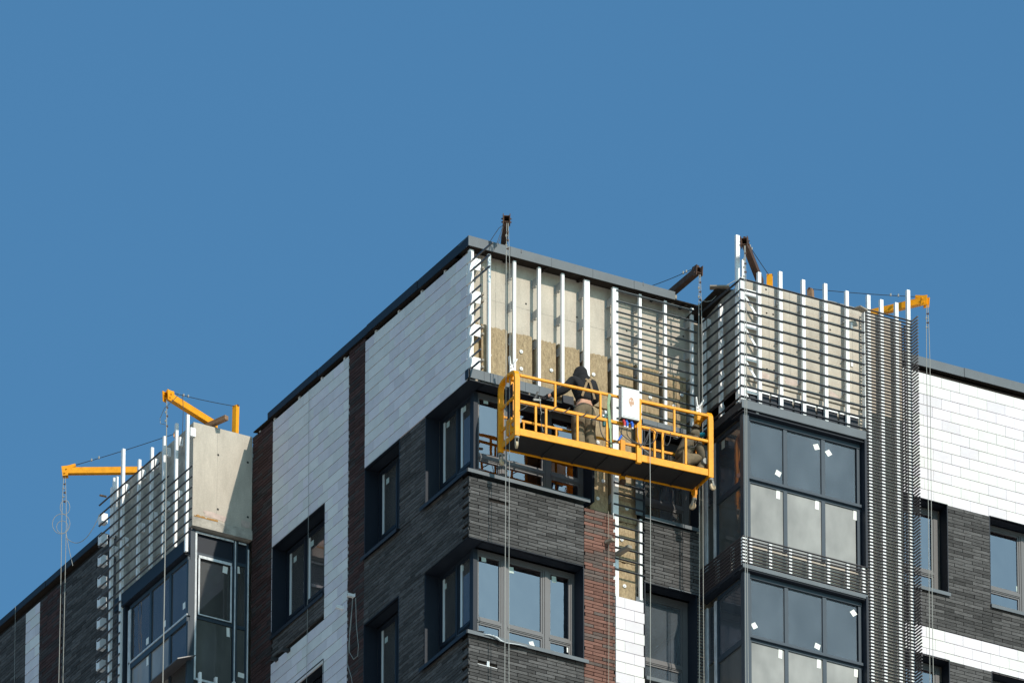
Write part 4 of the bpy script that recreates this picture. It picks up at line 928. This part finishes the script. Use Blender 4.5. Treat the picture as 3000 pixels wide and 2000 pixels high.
# ------------------------------------------------------------------ people
def skinned(name, chains, material, parent, sub=2, root=0):
    """One continuous surface grown round joined chains of (x, y, z, radius[, radius2]); points given twice are shared."""
    V, Rr, Ed, idx = [], [], [], {}
    for ch in chains:
        last = None
        for q in ch:
            k = tuple(round(c, 4) for c in q[:3])
            if k not in idx: idx[k] = len(V); V.append(Vector(q[:3])); Rr.append((q[3], q[4] if len(q) > 4 else q[3]))
            i = idx[k]
            if last is not None and last != i: Ed.append((last, i))
            last = i
    me = bpy.data.meshes.new(name); me.from_pydata([tuple(v) for v in V], Ed, []); me.update()
    o = bpy.data.objects.new(name, me); col.objects.link(o)
    sk = o.modifiers.new('Skin', 'SKIN'); sk.use_smooth_shade = True
    for i, r in enumerate(Rr):
        d = me.skin_vertices[0].data[i]; d.radius = r; d.use_root = (i == root)
    if sub: sb = o.modifiers.new('Subdiv', 'SUBSURF'); sb.levels = sub; sb.render_levels = sub
    dg = bpy.context.evaluated_depsgraph_get(); new = bpy.data.meshes.new_from_object(o.evaluated_get(dg))
    bpy.data.objects.remove(o); new.name = name
    new.materials.clear(); new.materials.append(material)
    for p in new.polygons: p.use_smooth = True
    ob = bpy.data.objects.new(name, new); link(ob, parent, ORG[parent.name]); return ob
def hand(wr, d, side, r=.028):
    """Palm and five bent fingers as chains from a wrist; d = pointing direction, side = thumb side."""
    wr, d, side = Vector(wr), Vector(d).normalized(), Vector(side).normalized(); n_ = d.cross(side)
    palm = wr + d * .075; ch = [[(*wr, r), (*palm, r * 1.15)]]
    for i, (o, L) in enumerate(((-.030, .062), (-.010, .078), (.010, .083), (.030, .074))):
        a = palm + side * o; b = a + d * L * .55 - n_ * .008; c = b + d * L * .35 - n_ * L * .3
        ch.append([(*palm, r * 1.15), (*a, .013), (*b, .010), (*c, .008)])
    a = wr + d * .03 + side * .035; b = a + side * .018 + d * .04; ch.append([(*(wr + d * .0), r), (*a, .013), (*b, .010)])
    return ch
# --- standing worker, back turned, reaching to the band over the window
W0 = G(1.36, .31, 0.0); wk = thing('person', 'worker in black hoodie and olive trousers standing with his back turned on the yellow platform', 'person', W0)
def H1_(x, y, z, *r): return (x, y, z, *r)
pel, wst, chs, ubk, nk, hd, crn = (.03, 0, .96), (.035, .0, 1.10), (.03, .02, 1.28), (.02, .03, 1.39), (.01, .05, 1.47), (.0, .07, 1.545), (-.002, .075, 1.61)
shl, elb_l, hnd_l = (-.165, .04, 1.375), (-.30, .12, 1.20), (-.47, .25, 1.12)
shr, elb_r, hnd_r = (.20, .04, 1.41), (.335, .10, 1.19), (.20, .30, 1.13)
hpl, knl, anl = (-.065, 0, .90), (-.075, .03, .50), (-.07, -.02, .09)
hpr, knr, anr = (.125, 0, .90), (.14, .035, .50), (.16, .0, .09)
body = [[(*pel, .125, .10), (*wst, .115, .09), (*chs, .135, .10), (*ubk, .11, .085), (*nk, .05), (*hd, .080, .092), (*crn, .060, .07)],
        [(*ubk, .11, .085), (*shl, .055), (*elb_l, .042), (*hnd_l, .030)], [(*ubk, .11, .085), (*shr, .055), (*elb_r, .042), (*hnd_r, .030)],
        [(*pel, .125, .10), (*hpl, .082), (*knl, .055), (*anl, .04), (-.075, .12, .04, .035)], [(*pel, .125, .10), (*hpr, .082), (*knr, .055), (*anr, .04), (.165, .13, .04, .035)]]
def off(chs): return [[(q[0] + W0.x, q[1] + W0.y, q[2] + W0.z, *q[3:]) for q in c] for c in chs]
bodyobj = skinned('body', [[(q[0], q[1], q[2], *q[3:]) for q in c] for c in body] + hand(hnd_l, Vector(hnd_l) - Vector(elb_l), (0, .3, 1)) + hand(hnd_r, Vector(hnd_r) - Vector(elb_r), (0, .3, 1)), SKIN, wk)
skinned('hoodie', [[(.034, 0, .985, .168, .148), (*wst, .170, .145), (*chs, .190, .155), (*ubk, .155, .135), (.01, .040, 1.465, .088, .095), (.0, .06, 1.56, .118, .130), (-.002, .065, 1.64, .105, .118), (-.002, .07, 1.70, .045, .05)],
                   [(*ubk, .155, .135), (*shl, .098), (-.235, .08, 1.28, .086), (*elb_l, .078), (-.395, .19, 1.155, .066), (*hnd_l, .05)],
                   [(*ubk, .155, .135), (*shr, .098), (.27, .07, 1.30, .086), (*elb_r, .080), (.27, .20, 1.15, .066), (*hnd_r, .05)]], HOOD, wk, root=2)
for hn, el in ((hnd_l, elb_l), (hnd_r, elb_r)):
    skinned('glove', [[(q[0], q[1], q[2], q[3] * 1.25) for q in c] for c in hand(hn, Vector(hn) - Vector(el), (0, .3, 1))], HOOD, wk)
skinned('undershirt', [[(.033, 0, .985, .137, .115), (.033, 0, 1.02, .138, .116)]], SHIRT, wk, sub=1)
skinned('trousers', [[(*pel, .172, .150), (.03, 0, .90, .175, .155)], [(.03, 0, .90, .175, .155), (*hpl, .145, .14), (-.072, .015, .70, .130), (*knl, .112), (-.075, .01, .34, .118), (-.072, -.01, .20, .112), (*anl, .098)],
                     [(.03, 0, .90, .175, .155), (*hpr, .145, .14), (.132, .018, .70, .130), (*knr, .112), (.15, .02, .34, .118), (.157, .0, .20, .112), (*anr, .098)]], OLIVE, wk)
for x, a in ((-.072, anl), (.162, anr)): skinned('boot', [[(a[0], a[1], .10, .058), (a[0], a[1], .045, .055), (x, a[1] + .12, .035, .042), (x, a[1] + .18, .03, .032)]], BOOT, wk)
mb = MB()
def onback(x, z, y): return W0 + Vector((x, y, z))
for sg in (-1, 1):
    mb.bar(onback(.03 + .115 * sg, 1.47, -.03), onback(.03 + .02 * sg, 1.36, -.142), .040, .010, up=(0, 1, 0)); mb.bar(onback(.03 + .02 * sg, 1.36, -.142), onback(.03 - .03 * sg, 1.31, -.155), .040, .010, up=(0, 1, 0))
    mb.bar(onback(.03 - .03 * sg, 1.31, -.150), onback(.03 - .12 * sg, 1.03, -.148), .040, .010, up=(0, 1, 0))
mb.build('braces', STRAP, wk)
mb = MB(); mb.tube([onback(-.002, 1.53, .14), onback(-.002, 1.55, .17)], [.03, .012], 8); mb.build('nose', SKIN, wk)
# --- crouching worker at the right end
Q0 = G(3.36, .30, 0.0); wk2 = thing('person', 'crouching worker in olive hooded workwear and turquoise mask at the right end of the platform', 'person', Q0)
pel, wst, chs, ubk, nk, hd, crn = (-.17, .02, .28), (-.15, .01, .42), (-.08, .0, .58), (-.02, .0, .70), (.04, -.01, .77), (.085, -.02, .835), (.09, -.02, .90)
shn, eln, han = (.02, -.15, .68), (.08, -.19, .45), (.17, -.18, .27)
shf, elf, haf = (.02, .15, .68), (.16, .16, .47), (.27, .05, .36)
hpn, knn, ann = (-.12, -.10, .28), (.17, -.13, .36), (.08, -.14, .07)
hpf, knf, anf = (-.12, .12, .28), (.17, .16, .38), (.06, .16, .07)
skinned('body', [[(*pel, .12, .11), (*wst, .11, .10), (*chs, .125, .11), (*ubk, .10, .09), (*nk, .05), (*hd, .08, .09), (*crn, .06)],
                 [(*ubk, .10, .09), (*shn, .055), (*eln, .042), (*han, .03)], [(*ubk, .10, .09), (*shf, .055), (*elf, .042), (*haf, .03)],
                 [(*pel, .12, .11), (*hpn, .08), (*knn, .055), (*ann, .04), (.21, -.14, .04, .033)], [(*pel, .12, .11), (*hpf, .08), (*knf, .055), (*anf, .04), (.19, .16, .04, .033)]]
        + hand(han, (.6, .05, -1), (0, 1, .2)) + hand(haf, (.8, -.3, -.4), (0, 0, 1)), SKIN, wk2)
skinned('jacket', [[(-.17, .02, .30, .155, .145), (*wst, .155, .14), (*chs, .165, .145), (*ubk, .14, .12), (*nk, .095), (.070, -.02, .835, .108, .118), (.075, -.02, .905, .088, .098), (.07, -.02, .945, .05)],
                   [(*ubk, .14, .12), (*shn, .09), (.05, -.175, .56, .075), (*eln, .068), (*han, .050)], [(*ubk, .14, .12), (*shf, .09), (*elf, .068), (*haf, .05)]], OLIVED, wk2, root=2)
skinned('trousers', [[(*pel, .15, .14), (*hpn, .118), (.03, -.12, .33, .105), (*knn, .092), (.12, -.135, .20, .085), (*ann, .078)], [(*pel, .15, .14), (*hpf, .118), (*knf, .092), (*anf, .078)]], OLIVE, wk2)
for y in (-.14, .16): skinned('boot', [[(.07, y, .10, .055), (.07, y, .045, .052), (.18, y, .036, .042), (.24, y, .032, .03)]], BOOT, wk2)
skinned('mask', [[(.150, -.085, .870, .088, .07), (.170, -.09, .79, .082, .065)]], AQUA, wk2, sub=2)
skinned('cap', [[(.08, -.02, .935, .085, .09), (.085, -.02, .965, .06, .06)], [(.08, -.02, .935, .085, .09), (.19, -.02, .925, .05, .015)]], OLIVED, wk2, sub=2)
skinned('harness_strap', [[(-.02, -.155, .62, .018, .006), (.08, -.16, .55, .018, .006), (.16, -.12, .52, .018, .006)]], STRAP, wk2, sub=1)

# ------------------------------------------------------------------ timber, brackets and other small things
def plank(p, q, wd, th, label, m_=WOOD, nm='timber_beam', up=(0, 0, 1)):
    mb = MB(); mb.bar(p, q, wd, th, up); o = mb.build(nm, m_, origin=p, bevel=.004); return tag(o, label, 'timber')
a = on(1, 7.63, 634, 1240); a.z += .02; plank(a + Vector((.07, -.24, .0)), a + Vector((-.07, .24, .01)), .085, .085, 'brown square timber jutting out over the bare concrete wall of the left bay')
a = on(1, -.62, 2079, 842); plank(a, a + Vector((.29, -.16, 0)), .13, .03, 'grey plank lying over the gap left of the slatted bay', WOODG, 'timber_plank')
w = MB(); w.quadbox([(4.20, .2, a.z - .24), (4.62, .2, a.z - .24), (4.62, .2, a.z - .21), (4.20, .2, a.z - .21), (4.30, -.66, a.z - .05), (4.62, -.80, a.z - .05), (4.62, -.80, a.z - .02), (4.30, -.66, a.z - .02)]); w.build('soffit_board', SOFF, bld)
a = on(1, -1.62, 2512, 899); plank(a, a + Vector((.20, .10, .02)), .13, .03, 'short grey board end on top of the bay where the dense slats begin', WOODG, 'timber_plank')
a = on(1, -.34, 1846, 1600); plank(a, a + Vector((-.05, .38, 0)), .09, .06, 'grey wooden board end poking out between the rails over the white tiles', WOODG, 'timber_plank')
a = on(1, -.16, 1797, 1579); plank(a, a + Vector((-.05, .16, 0)), .075, .05, 'small grey block sticking out of the red brick strip', WOODG, 'timber_plank')
plank(on(0, -1.33, 292, 1450), on(0, -1.25, 312, 1454), .03, .03, 'thin timber end sticking out left of the left bay rails', WOOD, 'timber_lath')
def wallbracket(u, v, label, m_):
    p = on(0, 0.0, u, v); t = thing('wall_bracket', label, 'bracket', p, 'brackets fixed on the shaded side facade')
    mb = MB(); mb.box(p + Vector((-.008, -.05, -.03)), p + Vector((-.001, .05, .03))); mb.build('plate', m_, t)
    mb = MB(); mb.box(p + Vector((-.13, -.025, -.03)), p + Vector((-.009, -.018, .025))); mb.box(p + Vector((-.13, -.017, -.03)), p + Vector((-.009, .03, -.023))); mb.build('arm', m_, t)
wallbracket(1037, 1745, 'pale metal bracket on the brown brick strip with a rope looped over it', GALV)
wallbracket(1003, 1780, 'pale metal bracket on the white tiles beside the brown brick strip', GALV)
wallbracket(847, 1905, 'upper of two black brackets on the white tiles below the large side window', BLACKC)
wallbracket(812, 1931, 'lower of two black brackets on the white tiles below the large side window', BLACKC)
lp = thing('rope_coil', 'dark thin rope hung in long loops from the bracket on the brown brick strip', 'rope', on(0, -.08, 1037, 1750))
for pts in (((1033, 1752), (1028, 1830), (1020, 1900), (1017, 1940), (1030, 1985), (1034, 2020)), ((1042, 1750), (1044, 1830), (1050, 1890), (1048, 1920), (1036, 1930), (1024, 1910), (1024, 1850), (1030, 1790))):
    mb = MB(); mb.tube([on(0, -.06, *p) for p in pts], .006, 5); mb.build('strand', STEEL, lp)
mb = MB(); mb.tube([on(1, -.09, x, y) for x, y in ((1420, 1857), (1432, 1858), (1446, 1862), (1456, 1867), (1466, 1875), (1480, 1880))], [.004, .012, .016, .024, .016, .006], 6)
mb.tube([on(1, -.09, x, y) for x, y in ((1480, 1881), (1500, 1884), (1520, 1887), (1545, 1892))], [.006, .010, .008, .004], 6)
tag(mb.build('plastic_film', TAPE), 'torn white film lying on the sill of the lower corner window', 'plastic film')
mb = MB(); pts = [on(1, -1.2, x, y) for x, y in ((2290, 847), (2380, 872), (2440, 884), (2532, 909))]; mb.tube(pts, .008, 6); tag(mb.build('guard_wire', STEEL), 'thin pale wire strung along the top of the slatted bay', 'wire')

def patch(face, d, pts, m_=PINK, name='plaster_patch'):
    """Thin uneven skim of plaster on bare concrete."""
    q = [face.at(u, v, d) for u, v in pts]; cx, cz = sum(a for a, _ in q) / len(q), sum(b for _, b in q) / len(q); ring = []
    for (a, b), (a2, b2) in zip(q, q[1:] + q[:1]):
        for f in (0, .25, .5, .75): x, z = a + (a2 - a) * f, b + (b2 - b) * f; k = 1 + rnd.uniform(-.12, .08); ring.append((cx + (x - cx) * k, cz + (z - cz) * k))
    n = len(ring); mb = MB(); mb.v = [tuple(face.P(x, z, d - .001)) for x, z in ring] + [tuple(face.P(x, z, d - .004)) for x, z in ring]
    mb.f = [tuple(range(n)), tuple(reversed(range(n, 2 * n)))] + [(i, n + i, n + (i + 1) % n, (i + 1) % n) for i in range(n)]
    mb.build(name, m_, bld)
def D_(x, y): return 100 + x * .3444, 1100 + y * .3444
def C_(x, y): return 2000 + x * .3444, 640 + y * .3444
patch(LS, 0.0, [D_(1440, 1145), D_(1520, 1160), D_(1640, 1205), D_(1630, 1250), D_(1540, 1215), D_(1440, 1190)]); patch(LS, 0.0, [D_(1760, 1225), D_(1840, 1245), D_(1840, 1300), D_(1760, 1280)])
patch(TR, .17, [C_(870, 1345), C_(940, 1370), C_(1000, 1385), C_(985, 1430), C_(870, 1410)]); patch(TR, .17, [C_(1245, 1450), C_(1300, 1490), C_(1345, 1535), C_(1250, 1520)]); patch(TR, .17, [C_(670, 1300), C_(740, 1330), C_(730, 1385), C_(670, 1370)])
for a, b, c, e in ((0.62, 0.628, 125.98, 127.2), (0.30, 2.70, 126.50, 126.506), (2.85, 4.3, 126.47, 126.476), (3.9, 3.908, 125.98, 127.2)):
    mb = MB(); FR.box(mb, a, b, c, e, .2375, .2398); mb.build('formwork_joint', CONCD, bld)
for x in (4.95, 5.35, 6.05, 6.55):
    mb = MB(); TR.box(mb, x, x + .008, 125.34, 127.19, .1675, .1698); mb.build('formwork_joint', CONCD, bld)
